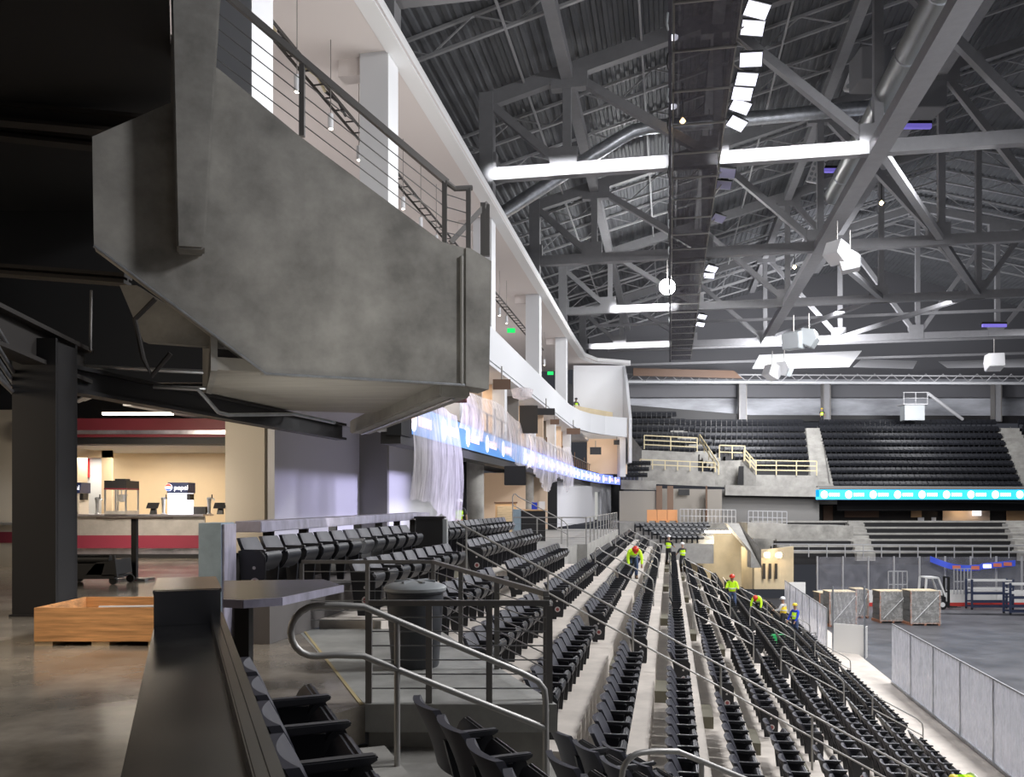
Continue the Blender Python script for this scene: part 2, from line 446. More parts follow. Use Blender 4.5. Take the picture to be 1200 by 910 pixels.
for u in (.9, 2.0, 3.1):
    m = MB(FN); m.box(.147,.157,u-.05,u+.05,1.0,1.07); m.build('bracket', 'galv', t)
# square-cut steel table beyond the counter
tz = 1.065
tp = [P(262,677,5.95), P(380,677,6.05), P(402,686,5.6), P(330,700,4.85), P(285,703,4.72), P(262,702,4.76)]
tp = [Vector((p.x, p.y, tz)) for p in tp]
t = thing('bar_table', 'steel topped bar table with a black square leg past the drink counter', 'table', (-1.65,5.2,0))
m = MB(); m.prism([p-Vector((0,0,.04)) for p in tp], (0,0,.04)); m.build('tabletop', 'stainless', t, bevel=.006)
m = MB()
m.bar(tp[2]-Vector((0,0,.02)), tp[3]-Vector((0,0,.02)), .012, .046); m.bar(tp[3]-Vector((0,0,.02)), tp[4]-Vector((0,0,.02)), .012, .046)
m.bar(tp[4]-Vector((0,0,.02)), tp[5]-Vector((0,0,.02)), .012, .046); m.build('table_edge', 'lilac_reflect', t)
m = MB(); m.box(-1.70,-1.61,5.22,5.31,.0,tz-.04); m.build('leg', 'dark_steel', t)
m = MB(); m.box(-1.88,-1.43,5.05,5.48,.0,.02); m.build('foot_plate', 'dark_steel', t)
# cabinet-like counter end that closes the drink counter
t = thing('counter_end_cabinet', 'brown steel counter end standing between drink counter and table', 'counter', FN @ Vector((.05,4.3,0)), Bq)
m = MB(FN); m.box(-.11,.165,4.05,4.7,0,1.205); m.build('carcass', 'wood_dark', t)
m = MB(FN); m.box(-.115,.17,4.042,4.705,1.205,1.222); m.build('countertop', 'stainless', t)
# ------------------------------------------------------------------ grey bin
t = thing('trash_bin', 'round grey plastic trash bin with a pale domed lid on the platform', 'bin', (-.955,8.42,0))
c = (-.955,8.42,.004)
m = MB(); m.lathe(c, [(.225,0),(.235,.02),(.275,.60),(.278,.72),(.30,.73),(.30,.76),(.275,.76)], 32); m.build('bin_body', 'bin', t, smooth=True)
m = MB(); m.lathe((c[0],c[1],c[2]+.745), [(.305,.0),(.31,.03),(.29,.05),(.22,.075),(.1,.095),(.01,.10)], 32); m.build('lid', 'bin_lid', t, smooth=True)
m = MB()
for a in (0, 60, 120): m.bar((c[0]-.2*math.cos(R(a)),c[1]-.2*math.sin(R(a)),c[2]+.835),(c[0]+.2*math.cos(R(a)),c[1]+.2*math.sin(R(a)),c[2]+.835),.03,.02)
m.build('lid_rib', 'bin_lid', t)
for s in (-1, 1):
    m = MB(); m.tube([(c[0]+s*.27,c[1]-.08,.62),(c[0]+s*.335,c[1]-.07,.60),(c[0]+s*.335,c[1]+.07,.60),(c[0]+s*.27,c[1]+.08,.62)], .015, 6); m.build('handle', 'bin', t)
# ------------------------------------------------------------------ guard rails with cables round the platform
def guard(name, label, pts, h, n_cab, posts, m='rail_dark', group=None, rw=.05, cr=.006, pw=.05):
    # pts: foot points of the run; posts: how many posts per run
    t = thing(name, label, 'railing', pts[0], 0, group)
    for a, b in zip(pts, pts[1:]):
        a = Vector(a); b = Vector(b); up = Vector((0,0,h))
        q = MB(); q.bar(a+up, b+up, rw, .045); q.build('top_rail', m, t, bevel=.004)
        for i in range(n_cab):
            z = Vector((0,0,h*(i+1)/(n_cab+1))); q = MB(); q.tube([a+z, b+z], cr, 6); q.build('cable', 'cable', t)
    n = 0
    for (a, b), k in zip(zip(pts, pts[1:]), posts):
        a = Vector(a); b = Vector(b)
        for i in range(k+1):
            if n and i == 0: continue
            p = a+(b-a)*i/k; n += 1
            q = MB(); q.bar(p, p+Vector((0,0,h-.02)), pw, pw, (0,1,0)); q.build('post', m, t)
    return t
z0 = .003
guard('cable_guardrail', 'grey cable guardrail along the edge of the platform in front of the bin',
      [(-1.15,6.86,z0),(.30,6.86,z0)], .80, 6, [3])
guard('cable_guardrail', 'grey cable guardrail running round the back and side of the bin platform',
      [(-2.67,10.83,z0),(-1.0,10.83,z0),(.28,6.98,z0)], .86, 6, [2,3])
# ------------------------------------------------------------------ looped handrail of the first aisle
def hand_loop(label, o, n, slope, first=True):
    # o: foot of the first post in the near frame (v, u); runs down the slope for n metres
    t = thing('stair_handrail', label, 'handrail', FN @ Vector(o), Bq)
    v, u, z = o
    top = lambda s: (v+s, u, z+.93-slope*max(0, s-.15))
    low = lambda s: (v+s, u, z+.60-slope*max(0, s-.15))
    r = .165
    lp = arc((v-.12,u,z+.765), r, math.pi/2, math.pi*1.5, 10, (1,0,0), (0,0,1))
    m = MB(FN); m.tube([low(n)]+[low(n*i/8) for i in range(7,-1,-1)][:-1]+[(v,u,z+.60)]+lp[::-1]+[(v,u,z+.93)]+[top(n*i/8) for i in range(1,8)]
           +[(top(n)[0]-.06,u,top(n)[2]+.015),(top(n)[0]-.01,u,top(n)[2]-.05),(top(n)[0],u,top(n)[2]-.14),(top(n)[0],u,z-.44*n/.9-.35)], .023, 10)
    m.build('rail_loop', 'rail', t, smooth=True)
    m = MB(FN); m.tube([(v+.42,u,z-.3),(v+.42,u,top(.42)[2])], .021, 10); m.build('post', 'rail', t, smooth=True)
hand_loop('looped grey handrail down the steps beside the bin platform', (.95,5.69,0), 1.52, .46)
hand_loop('looped grey handrail lower down the same steps, at the bottom of the picture', (3.38,5.69,zn(3)), 1.6, .46)
# ------------------------------------------------------------------ straight handrails of the other aisles
def bowl_rail(label, y, x0, x1, off=.0, loop=True, h=.92, group=None, posts=None, r=.02):
    # follows the slope of the bowl along x in the building frame
    zs = lambda x: -2.1-.44*((x-.22)/.84)+.1
    t = thing('stair_handrail', label, 'handrail', Bp(x0, y, zs(x0)), -A, group)
    p = lambda x, hh: (x, y, zs(x)+hh)
    m = MB(FB)
    if loop:
        m.tube([p(x0,.05),p(x0,h-.12),(x0+.04,y,zs(x0)+h-.02),(x0+.12,y,zs(x0)+h-.02)]+[p(x0+.2+(x1-x0-.4)*i/6,h) for i in range(7)]
               +[(x1-.1,y,zs(x1)+h+.02),(x1-.02,y,zs(x1)+h-.06),p(x1,h-.2),p(x1,.05)], r, 8)
    else:
        m.tube([p(x0+(x1-x0)*i/12,h) for i in range(13)], r, 8)
    m.build('rail', 'rail', t, smooth=True)
    m = MB(FB); m.tube([p(x0,h*.55),p(x1,h*.55)], r*.9, 8); m.build('mid_rail', 'rail', t, smooth=True)
    for x in (posts or []):
        m = MB(FB); m.tube([p(x,-.1),p(x,h)], r, 8); m.build('post', 'rail', t, smooth=True)
bowl_rail('long two-bar handrail crossing the whole bowl of seats', AISLES[0], -4.2, 8.2, loop=False, posts=[-4.0,-2.35,-.7,.95,2.6,4.25,5.9,7.55])
bowl_rail('looped handrail down the steps beside the far concrete platform', 30.4, -5.6, -3.6)
guard('cable_guardrail', 'pale guardrail on the edge of the far concrete platform above the seats', [tuple(Bp(-6.2,33.75,.004)), tuple(Bp(-3.26,33.75,.004)), tuple(Bp(-3.26,53.6,.004))], 1.05, 3, [3,11], 'rail')
an = ['second aisle', 'third aisle', 'farthest aisle']
for i, ya in enumerate(AISLES[1:]):
    for j, (a, b) in enumerate(((-2.3,-.5),(.7,2.5),(3.3,5.1),(5.9,7.3))):
        bowl_rail(f"looped handrail in the {an[i]} past the long handrail, {ORD[j+1]} one down from the concourse", ya, a, b, group='short looped aisle handrails')
# ------------------------------------------------------------------ upper deck end wall (precast), left of centre
e1 = Vector((-math.sin(Bq), math.cos(Bq), 0)); e2 = Vector((math.cos(Bq), math.sin(Bq), 0)); up = Vector((0,0,1))
PC = Vector((-.375, 15, 0))
def onW(px, py, off=0.):                  # a point of the wall's plane (off = metres towards the eye)
    u = (px-600)/1000; o = PC-e1*off
    s = (u*o.y-o.x)/(e2.x-u*e2.y); q = o+e2*s
    return Vector((q.x, q.y, H+(590-py)/1000*q.y))
m = MB(); m.prism([onW(*q) for q in ((108,160),(200,120),(200,40),(246,74),(258,82),(352,160),(518,283),(546,291),(546,450),(310,437),(110,288))], e1*.3)
struct(m, 'deck_end_wall', 'precast')
m = MB(); m.prism([onW(*q, .03) for q in ((546,290),(552,291),(576,306),(573,456),(546,452))], e1*.6)
struct(m, 'deck_end_pilaster', 'precast')
m = MB(); m.prism([onW(*q, .4) for q in ((199,-60),(262,-60),(240,292),(207,290))], e1*.4)
struct(m, 'hanging_precast_pier', 'precast', bevel=.03)
m = MB()
m.tube([onW(541,450,.03), onW(541,300,.03)], .03, 6); struct(m, 'trim_2', 'precast_light')
m = MB(); m.tube([onW(110,288,.03), onW(312,438,.03), onW(430,444,.03), onW(545,451,.03)], .022, 8)
m.build('steel_conduit', 'galv', None, smooth=True, label='grey conduit clipped along the bottom edge of the big concrete end wall', cat='conduit')
# soffit and the beam under the deck
a0 = onW(545,450,-.1); zS = a0.z
s1 = onW(255,437,-.1); s1.z = zS
m = MB(); m.prism([a0+up*.02, s1+up*.02, s1+e1*5.6+up*.02, a0+e1*5.6+up*.02], up*.2); struct(m, 'deck_soffit', 'soffit')
m = MB(); m.prism([s1-e2*.0, s1+up*1.3, s1+up*1.3+e1*5.6, s1+e1*5.6-up*.0], -e2*.1); struct(m, 'soffit_side', 'precast_light')
m = MB(); m.bar(a0-e2*.15-up*.04+e1*.1, a0-e2*.15-up*.04+e1*8.6, .55, .36); struct(m, 'deck_edge_beam', 'precast_light', bevel=.03)
b0 = a0-e2*.15-up*.24
m = MB(); m.tube([b0+e1*.2, b0+e1*8.4], .022, 8); m.build('steel_conduit', 'galv', None, smooth=True, label='thin conduit under the concrete edge beam above the ribbon screen', cat='conduit')
m = MB(); m.bar(P(536,470,16.0), P(536,458,16.0), .34, .5, (0,1,0)); m.build('red_junction_box', 'red_band', None, bevel=.01, label='dark red box fixed under the tip of the concrete deck', cat='box')
# the deck itself (steps), mostly hidden behind its end wall
m = MB()
w0 = onW(545,292,-.35)
for i in range(4):
    a = w0-e2*(.85*i+.85)+up*(.56*i-1.0); m.prism([a, a+e2*.85, a+e2*.85+e1*1.2, a+e1*1.2], -up*.6)
struct(m, 'upper_deck_steps', 'precast')
# guard rail with cables on the end wall
t = thing('cable_guardrail', 'grey cable guardrail sloping down the top of the big concrete end wall', 'railing', onW(246,74,-.1))
tr = [onW(262,-8,-.1), onW(524,214,-.1)]
m = MB(); m.bar(tr[0], tr[1], .09, .10); m.build('top_rail', 'rail_dark', t)
m = MB(); m.tube([onW(524,214,-.1), onW(533,221,-.1), onW(553,220,-.1)], .05, 8); m.build('rail_end', 'rail_dark', t)
for px, y0, y1 in ((354,160,76),(521,286,212),(549,292,220)):
    m = MB(); m.bar(onW(px,y0,-.1), onW(px,y1,-.1), .085, .085, (0,1,0)); m.build('post', 'rail_dark', t)
for i in range(1, 5):
    f = i/5; m = MB(); q0 = (252, -6+f*92); q1 = (521, 212+f*75); m.tube([onW(*q0,-.1), onW(*q1,-.1)], .009, 6); m.build('cable', 'cable', t)
    m = MB(); m.tube([onW(*q1,-.1), onW(549,222+f*70,-.1)], .009, 6); m.build('cable', 'cable', t)
t = thing('stair_guard', 'short dark steel guard standing at the tip of the concrete deck', 'railing', onW(560,296,-.5))
for px, y0, y1 in ((566,300,238),(571,300,240)):
    m = MB(); m.bar(onW(px,y0,-.5), onW(px,y1,-.5), .09, .09, (0,1,0)); m.build('post', 'rail_dark', t)
m = MB(); m.bar(onW(528,284,-.5), onW(571,238,-.5), .07, .09); m.build('sloping_rail', 'rail_dark', t)
# ------------------------------------------------------------------ dark ceiling over the concourse with its steel
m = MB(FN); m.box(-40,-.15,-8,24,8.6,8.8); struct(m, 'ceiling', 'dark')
m = MB(); m.box(-40,-7.4,20.4,20.6,4.5,9); struct(m, 'dark_sheet', 'dark')  # added dark sheet that keeps the gap under the deck black
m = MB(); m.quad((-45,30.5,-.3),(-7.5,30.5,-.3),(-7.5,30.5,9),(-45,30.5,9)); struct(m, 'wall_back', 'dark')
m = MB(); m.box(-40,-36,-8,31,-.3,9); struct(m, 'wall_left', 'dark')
def steel(name, label, p, q, w, h, mt='beam_dark', cat='beam', t=.06):
    m = MB(); m.ibeam(p, q, w, h, t); return m.build(name, mt, None, label=label, cat=cat)
cx, cy = -6.78, 12.4
t = thing('steel_column', 'black wide-flange steel column standing on the concourse floor by the crate', 'column', (cx,cy,0))
m = MB(); m.box(cx-.31,cx+.31,cy-.30,cy-.25,.0,3.95); m.build('flange', 'dark_steel', t)
m = MB(); m.box(cx-.31,cx+.31,cy+.25,cy+.30,.0,3.95); m.build('flange', 'dark_steel', t)
m = MB(); m.box(cx-.03,cx+.03,cy-.25,cy+.25,.0,3.95); m.build('web', 'dark_steel', t)
m = MB(); m.box(cx+.27,cx+.31,cy-.26,cy+.26,.03,3.9); m.build('side_plate', 'dark_steel', t)
m = MB(); m.box(cx-.34,cx+.34,cy-.33,cy+.33,.0,.03); m.build('base_plate', 'dark_steel', t)
steel('steel_beam', 'dark steel girder running forward over the top of the black column', (-6.9,5.5,4.35), (-6.75,13.4,3.75), .35, .55)
steel('steel_beam', 'dark steel beam from the black column towards the concrete soffit', P(60,440,12.7), P(400,506,22), .3, .42, 'dark_steel')
steel('steel_beam', 'faint brown beam crossing under the ceiling left of the concrete wall', P(-60,312,14.5), P(150,328,14.5), .3, .17)
steel('steel_beam', 'brown beam high in the dark upper corner, upper of two', P(-60,128,15), P(205,152,15), .3, .34)
steel('steel_beam', 'dim beam below the upper corner beam beside the concrete wall', P(-60,150,15.6), P(140,172,15.6), .3, .18)
steel('steel_beam', 'dim sloping beam at the very top of the dark corner', P(60,-8,15), P(160,10,15), .3, .4)
for (a, b, lab, r) in (((60,427,13.6),(238,436,14.5),'pale thin pipe under the dark ceiling, upper of the two',.035),((120,452,15),(253,455,16),'pale thin pipe under the dark ceiling, lower of the two',.035)):
    m = MB(); m.tube([P(*a), P(*b)], r, 8); m.build('ceiling_pipe', 'galv', None, smooth=True, label=lab, cat='pipe')
m = MB(); m.tube([P(180,453,14.6), P(232,456,14.6), P(256,483,15), P(268,486,15.2), P(345,485,17), P(392,495,19)], .035, 8)
m.build('bent_conduit', 'galv', None, smooth=True, label='bright bent conduit under the concrete soffit above the concession', cat='conduit')
m = MB(); m.tube([P(182,350,12.9), P(158,374,12.9), P(168,420,12.9), P(178,440,12.9), P(200,414,12.9)], .04, 8)
m.build('sprinkler_pipe', 'beam_dark', None, smooth=True, label='dark kinked sprinkler pipe hanging below the concrete end wall', cat='pipe')
m = MB(); m.tube([P(107,340,13), P(106,411,13)], .02, 6); m.build('hanger_rod', 'rail_dark', None, label='thin hanger rod in the dark left of the concrete wall', cat='rod')
m = MB(); m.prism([P(140,334,13.9), P(160,334,13.9), P(262,400,13.9), P(262,407,13.9), P(168,400,13.9)], (0,.2,0)); struct(m, 'soffit_return', 'precast')
for i, (a, b) in enumerate((((0,385,10.5),(30,440,13)),((0,408,10.5),(26,452,13)),((0,425,10.5),(22,458,13)),((0,441,10.5),(20,466,13)),((0,462,11),(24,468,13)))):
    m = MB(); m.tube([P(a[0]-30,a[1]-45,9.3), P(*b)], .03, 8); m.build('conduit', 'galv', None, smooth=True, label=f'grey ceiling conduit at the left edge beside the black column, {ORD[i+1]} from the top', cat='conduit', group='ceiling conduits by the black column')
for i in range(4):
    m = MB(); m.tube([P(78+7*i,475-i*2,17), P(104+8*i,462-i*1.5,15)], .02, 6); m.build('conduit', 'galv', None, label=f'thin conduit right of the black column, {ORD[i+1]} of four side by side', cat='conduit', group='ceiling conduits right of the black column')
# ------------------------------------------------------------------ concession stand
D0 = 25.0
X = lambda px, d=D0: (px-600)/1000*d
Z = lambda py, d=D0: H+(590-py)/1000*d
m = MB(); m.box(X(265), X(311), D0-.08, D0+1.5, 0, 4.6); struct(m, 'wall_pier', 'beige')
m = MB(); m.box(X(-80), X(266), D0, D0+.3, Z(512), Z(490)); struct(m, 'fascia_band', 'red_band')
m = MB(); m.box(X(-80), X(266), D0-.05, D0+.35, Z(508.5), Z(504)); struct(m, 'trim_3', 'stainless_light')
m = MB(); m.box(X(-80), X(266), D0+.05, D0+.3, Z(520), Z(511)); struct(m, 'opening_header', 'dark_steel')
DB = 29.2
m = MB(); m.box(X(60), X(266)+.6, D0+.3, DB+1, Z(521), Z(521)+.1); struct(m, 'kiosk_ceiling', 'wall_paint')
m = MB(); m.box(X(127,DB), X(300,DB), DB, DB+.1, 0, 3.5); struct(m, 'kiosk_wall', 'cream')
m = MB(); m.box(X(60,27), X(62,27), D0+.3, DB, 0, 3.5); m.box(X(62,27.6), X(86,27.6), 27.6, 27.7, 0, 3.5); m.box(X(119,27.6), X(131,27.6), 27.6, 27.7, 0, 3.5)
m.box(X(62,27.6), X(131,27.6), 27.6, 27.7, Z(536,27.6), 3.5); struct(m, 'kiosk_side_wall', 'cream')
m = MB(); m.box(X(40,30), X(127,30), 30, 30.1, 0, 3.5); struct(m, 'kiosk_store_wall', 'white_plain')
m = MB(); m.box(X(292,27), X(294,27), D0+.3, DB, 0, 3.5); struct(m, 'kiosk_end_wall', 'cream')
for px0, px1, py, d, lab in ((145,184,521,26.5,'lit tube light in the concession ceiling'),):
    m = MB(); m.box(X(px0,d), X(px1,d), d-.06, d+.06, Z(py+1,d)-.05, Z(py,d)); m.build('tube_light', 'tube_lit', None, label=lab, cat='light')
t = thing('hanging_tube_light', 'long lit tube light hanging above the dark red concession band', 'light', (X(161,21),21,Z(486,21)))
m = MB(); m.box(X(121,21), X(202,21), 20.94, 21.06, Z(486,21), Z(484.6,21)); m.build('tube', 'tube_lit', t)
m = MB(); m.box(X(121,21), X(202,21), 20.92, 21.08, Z(484.6,21), Z(483,21)); m.build('housing', 'dark_steel', t)
# counter
t = thing('service_counter', 'long concession counter with steel front and dark red stripe', 'counter', (X(150),D0,0))
xa, xb = X(-12), X(240)
m = MB(); m.box(xa, xb, D0-.15, D0+.75, Z(604.5), Z(602.3)); m.build('countertop', 'stainless_light', t)
m = MB(); m.box(xa, xb, D0, D0+.06, Z(628), Z(604.5)); m.build('front_panel', 'counter_front', t)
m = MB(); m.box(xa, xb, D0-.01, D0+.06, Z(642), Z(627)); m.build('red_stripe', 'red_counter', t)
m = MB(); m.box(xa, xb, D0+.1, D0+.14, 0, Z(642)); m.build('toe_panel', 'stainless_light', t)
m = MB(); m.box(xa, xb, D0+.05, D0+.1, .0, .12); m.build('kick_plate', 'dark_steel', t)
t = thing('service_counter', 'counter end with dark red stripe left of the black column', 'counter', (X(0,22),22,0))
m = MB(); m.box(X(-90,21.5), X(21,21.5), 21.5, 22.4, Z(615,21.5), Z(612,21.5)); m.build('countertop', 'counter_front', t)
m = MB(); m.box(X(-90,21.5), X(20,21.5), 21.6, 22.3, Z(636,21.5), Z(623,21.5)); m.build('red_stripe', 'red_counter', t)
m = MB(); m.box(X(-90,21.5), X(20,21.5), 21.62, 22.28, 0, Z(615,21.5)); m.build('front_panel', 'beige', t)
m = MB(); m.box(X(-120,22.5), X(24,22.5), 22.5, 22.7, 0, Z(480,22.5)); struct(m, 'wall_1', 'beige')
m = MB(); m.lathe((X(23,22), 22.35, Z(501,22)), [(.24,-.05),(.28,0),(.24,.05)], 20, 'y'); m.build('wall_clock', 'white_plain', None, label='round white clock high on the beige wall behind the black column', cat='clock')
# popcorn machine
zt = Z(602.3)
t = thing('popcorn_machine', 'glass popcorn machine standing on the concession counter', 'machine', (X(141),D0+.1,zt))
x0, x1, y0, y1 = X(122,24.75), X(148,24.75), 24.75, 25.6
m = MB(); m.box(x0,x1,y0,y1,zt,zt+.10); m.build('base', 'counter_front', t)
m = MB(); m.box(x0,x1,y0,y1,zt+.75,zt+.98); m.build('canopy', 'dark_steel', t)
m = MB(); m.box(x0-.005,x1+.005,y0-.005,y1,zt+.72,zt+.76); m.build('red_trim', 'red_band', t)
for xx, yy in ((x0+.02,y0+.02),(x1-.02,y0+.02),(x0+.02,y1-.02),(x1-.02,y1-.02),(x0+.33,y0+.02)):
    m = MB(); m.box(xx-.02,xx+.02,yy-.02,yy+.02,zt+.1,zt+.75); m.build('post', 'galv', t)
m = MB(); m.box(x0+.02,x1-.02,y0+.005,y0+.012,zt+.1,zt+.75); m.build('front_glass', 'cabinet_glass', t)
m = MB(); m.lathe((x0+.3,25.2,zt+.36),[(.02,0),(.13,.02),(.16,.2),(.17,.22)],16); m.tube([(x0+.3,25.2,zt+.58),(x0+.3,25.2,zt+.75)],.02,6); m.build('kettle', 'galv', t, smooth=True)
m = MB(); m.cbox((x0+.33,25.2,zt+1.01),.32,.3,.06); m.build('vent_cap', 'dark_steel', t)
# drink dispensers with their lit signs
def dispenser(px0, px1, lab, body):
    xa, xb = X(px0,24.9), X(px1,24.9); w = xb-xa; xm = (xa+xb)/2
    t = thing('drink_dispenser', lab, 'machine', (xm,25.2,zt))
    m = MB(); m.box(xa+.02,xb-.04,24.95,25.55,zt,zt+.70); m.build('body', body, t, bevel=.01)
    m = MB(); m.prism([(xa,24.93,zt+.62),(xa,25.56,zt+.62),(xa,25.56,zt+.93),(xa,25.0,zt+.93)], (w,0,0)); m.build('sign_box', 'navy_sign', t)
    M = Matrix.Translation((xm+.12,24.925,zt+.775)) @ Matrix.Rotation(R(83), 4, 'X')
    lettering('pepsi', .20, M, 'sign_lettering', 'sign_white', t)
    g = (xm-.24,24.925,zt+.785)
    m = MB(); m.lathe(g, [(.0,-.0),(.105,-.001),(.105,-.012),(.0,-.012)], 20, 'y'); m.build('sign_emblem', 'sign_white', t)
    m = MB(); m.prism([(g[0]+.1*math.cos(a),24.91,g[2]+.1*math.sin(a)) for a in [R(10+i*16) for i in range(11)]]+[(g[0]-.02,24.91,g[2]+.03)], (0,-.006,0)); m.build('emblem_top', 'sign_red', t)
    m = MB(); m.prism([(g[0]+.1*math.cos(a),24.91,g[2]+.1*math.sin(a)) for a in [R(195+i*15) for i in range(10)]]+[(g[0]+.02,24.91,g[2]-.04)], (0,-.006,0)); m.build('emblem_bottom', 'sign_blue', t)
    m = MB(); m.box(xb-.04,xb+.06,25.0,25.3,zt+.42,zt+.6); m.build('nozzle', 'black', t)
dispenser(195, 219, 'white drink dispenser with lit front and dark blue sign on the concession counter', 'glow_white')
dispenser(66, 93, 'beige drink dispenser with dark blue sign half behind the black column', 'beige')
for i, (px, lab) in enumerate(((111,'chrome beer tap left of the popcorn machine'),(189,'chrome beer tap just left of the white drink dispenser'),(243,'chrome beer tap right of the white drink dispenser'))):
    x = X(px,24.9); t = thing('beer_tap', lab, 'tap', (x,25.05,zt))
    m = MB(); m.lathe((x,25.05,zt),[(.07,0),(.07,.02),(.04,.04),(.055,.4),(.07,.46),(.05,.5)],14); m.build('tower', 'galv', t, smooth=True)
    m = MB(); m.tube([(x-.02,25.05,zt+.46),(x+.15,25.0,zt+.46),(x+.17,25.0,zt+.40)],.02,6); m.build('spout', 'galv', t)
    m = MB(); m.tube([(x+.1,25.0,zt+.47),(x+.1,25.0,zt+.58)],.018,6); m.build('handle', 'black', t)
for px, lab in ((177,'black till screen between popcorn machine and white dispenser'),(256,'black till screen at the far right end of the concession counter')):
    x = X(px,24.8); t = thing('till_screen', lab, 'till', (x,24.95,zt))
    m = MB(); m.prism([(x-.09,24.9,zt),(x+.09,24.9,zt),(x+.06,24.95,zt+.22),(x-.06,24.95,zt+.22)], (0,.1,0)); m.build('stand', 'black', t)
    m = MB(); m.prism([(x-.17,24.84,zt+.17),(x+.17,24.84,zt+.17),(x+.17,24.98,zt+.34),(x-.17,24.98,zt+.34)], (0,.03,.0)); m.build('screen', 'black', t)
m = MB(); m.box(X(226,25.2), X(240,25.2), 25.25, 25.5, zt, zt+.22); m.build('counter_box', 'dark_steel', None, label='low dark box on the counter right of the white dispenser', cat='box')
m = MB(); m.box(X(98,29.9), X(104,29.9), 29.85, 29.98, Z(559,29.9), Z(537,29.9)); m.build('wall_banner', 'red_sign', None, label='tall red banner on the white wall seen through the kiosk doorway', cat='banner')
m = MB(); m.prism([(X(92,26.3),26.3,Z(592,26.3)),(X(97,26.3),26.3,Z(589,26.3)),(X(101,26.3),26.3,Z(581,26.3)),(X(98,26.3),26.3,Z(574,26.3)),(X(92,26.3),26.3,Z(568,26.3))], (0,.05,0))
m.build('hanging_sign', 'orange_sign', None, label='orange curved sign beside the half hidden drink dispenser', cat='sign')
# round-footed bar table with a thin black pole
t = thing('pole_table', 'black pole bar table with crossed feet before the concession counter', 'table', (-7.87,17.8,0))
m = MB(); m.bar((-7.87,17.8,.06),(-7.87,17.8,1.29),.105,.105,(0,1,0)); m.build('pole', 'black', t)
for s in (-1, 1):
    m = MB(); m.bar((-7.87-.33,17.8-.2*s,.03),(-7.87+.33,17.8+.2*s,.03),.07,.045); m.build('foot', 'galv', t)
m = MB(); m.box(-7.87-.66,-7.87+.68,17.5,18.1,1.29,1.315); m.build('tabletop', 'wood_dark', t)
# flat cart with black folded things behind the column
t = thing('flat_cart', 'low black cart stacked with folded seating behind the black column', 'cart', (X(100,16.8),17,0))
m = MB(); m.box(X(66,16.8),X(134,16.8),16.8,17.6,.12,.18); m.build('bed', 'black', t)
m = MB(); m.prism([(X(66,16.8),16.82,.18),(X(118,16.8),16.82,.18),(X(122,16.8),16.82,.42),(X(66,16.8),16.82,.42)],(0,.7,0)); m.build('folded_pad', 'dark_steel', t)
m = MB(); m.tube([(X(66,16.8),16.9,.50),(X(127,16.8),16.9,.50)],.09,12); m.build('roller', 'black', t, smooth=True)
m = MB(); m.prism([(X(100,16.8),16.82,.2),(X(136,16.8),16.82,.2),(X(134,16.8),16.82,.5),(X(112,16.8),16.82,.44)],(0,.7,0)); m.build('folded_pad', 'black', t)
m = MB(); m.bar((X(135,16.8),16.85,.15),(X(132,16.8),16.85,.58),.05,.05); m.build('upright', 'black', t)
for px, y in ((72,16.9),(130,16.9),(72,17.5),(137,17.4)):
    m = MB(); m.lathe((X(px,16.8),y,.08),[(.02,-.03),(.08,-.025),(.08,.025),(.02,.03)],14,'y'); m.build('wheel', 'black', t)
# wooden crate
t = thing('wooden_crate', 'low open wooden crate lying on the polished floor behind the counter', 'crate', (-4.64,10.15,0))
x0, x1, y0, y1 = -5.38, -3.9, 9.6, 10.75
for a in ((x0,x1,y0,y0+.04),(x0,x1,y1-.04,y1),(x0,x0+.04,y0+.04,y1-.04),(x1-.04,x1,y0+.04,y1-.04)):
    m = MB(); m.box(*a,.05,.43); m.build('side_board', 'wood', t, bevel=.004)
m = MB(); m.box(x0+.04,x1-.04,y0+.04,y1-.04,.05,.08); m.build('bottom_board', 'wood', t)
for i in range(3):
    xx = x0+.1+i*.64; m = MB(); m.box(xx-.1,xx+.1,y0+.02,y1-.02,0,.05); m.build('runner', 'wood_pale', t)
for i in range(3):
    m = MB(); m.box(x0+.06,x1-.06,y0+.12+i*.3,y0+.24+i*.3,.085,.17+.03*i); m.build('timber_piece', 'wood_dark' if i else 'wood', t)
m = MB(); m.tube([(x0+.3,y1-.25,.33),(x1-.1,y1-.22,.34)],.018,6); m.build('white_cord', 'white', t)
# ------------------------------------------------------------------ half wall and drink rail behind the top row
t = thing('drink_rail', 'lilac reflecting steel drink rail on posts behind the top row of seats', 'counter', Bp(-5.3,12,0), -A)
q = [(-5.22,9.95),(-5.45,18.4)]
m = MB(); a = Bp(*q[0],1.31); b = Bp(*q[1],1.34); m.bar(a, b, .36, .14); m.build('rail_top', 'lilac_reflect', t, bevel=.01)
for i in range(7):
    f = (i+.6)/7; p = Bp(-5.3-.2*f, 10+8.3*f, 0); m = MB(); m.bar(p, p+up*1.25, .12, .12, (0,1,0)); m.build('post', 'dark_steel', t)
m = MB(); m.bar(Bp(-5.6,9.9,.5), Bp(-5.8,18.4,.5), .05, .9); m.build('back_panel', 'beam_dark', t)
t = thing('half_wall_end', 'square end pillar wrapped in blue film left of the top row of seats', 'pillar', (-3.4,9.6,0))
m = MB(); m.box(-3.49,-3.24,9.5,9.95,0,1.385); m.build('wrapped_core', 'blue_film', t)
m = MB(); m.box(-3.24,-3.21,9.52,9.93,0,1.37); m.build('side_facing', 'lilac_reflect', t)
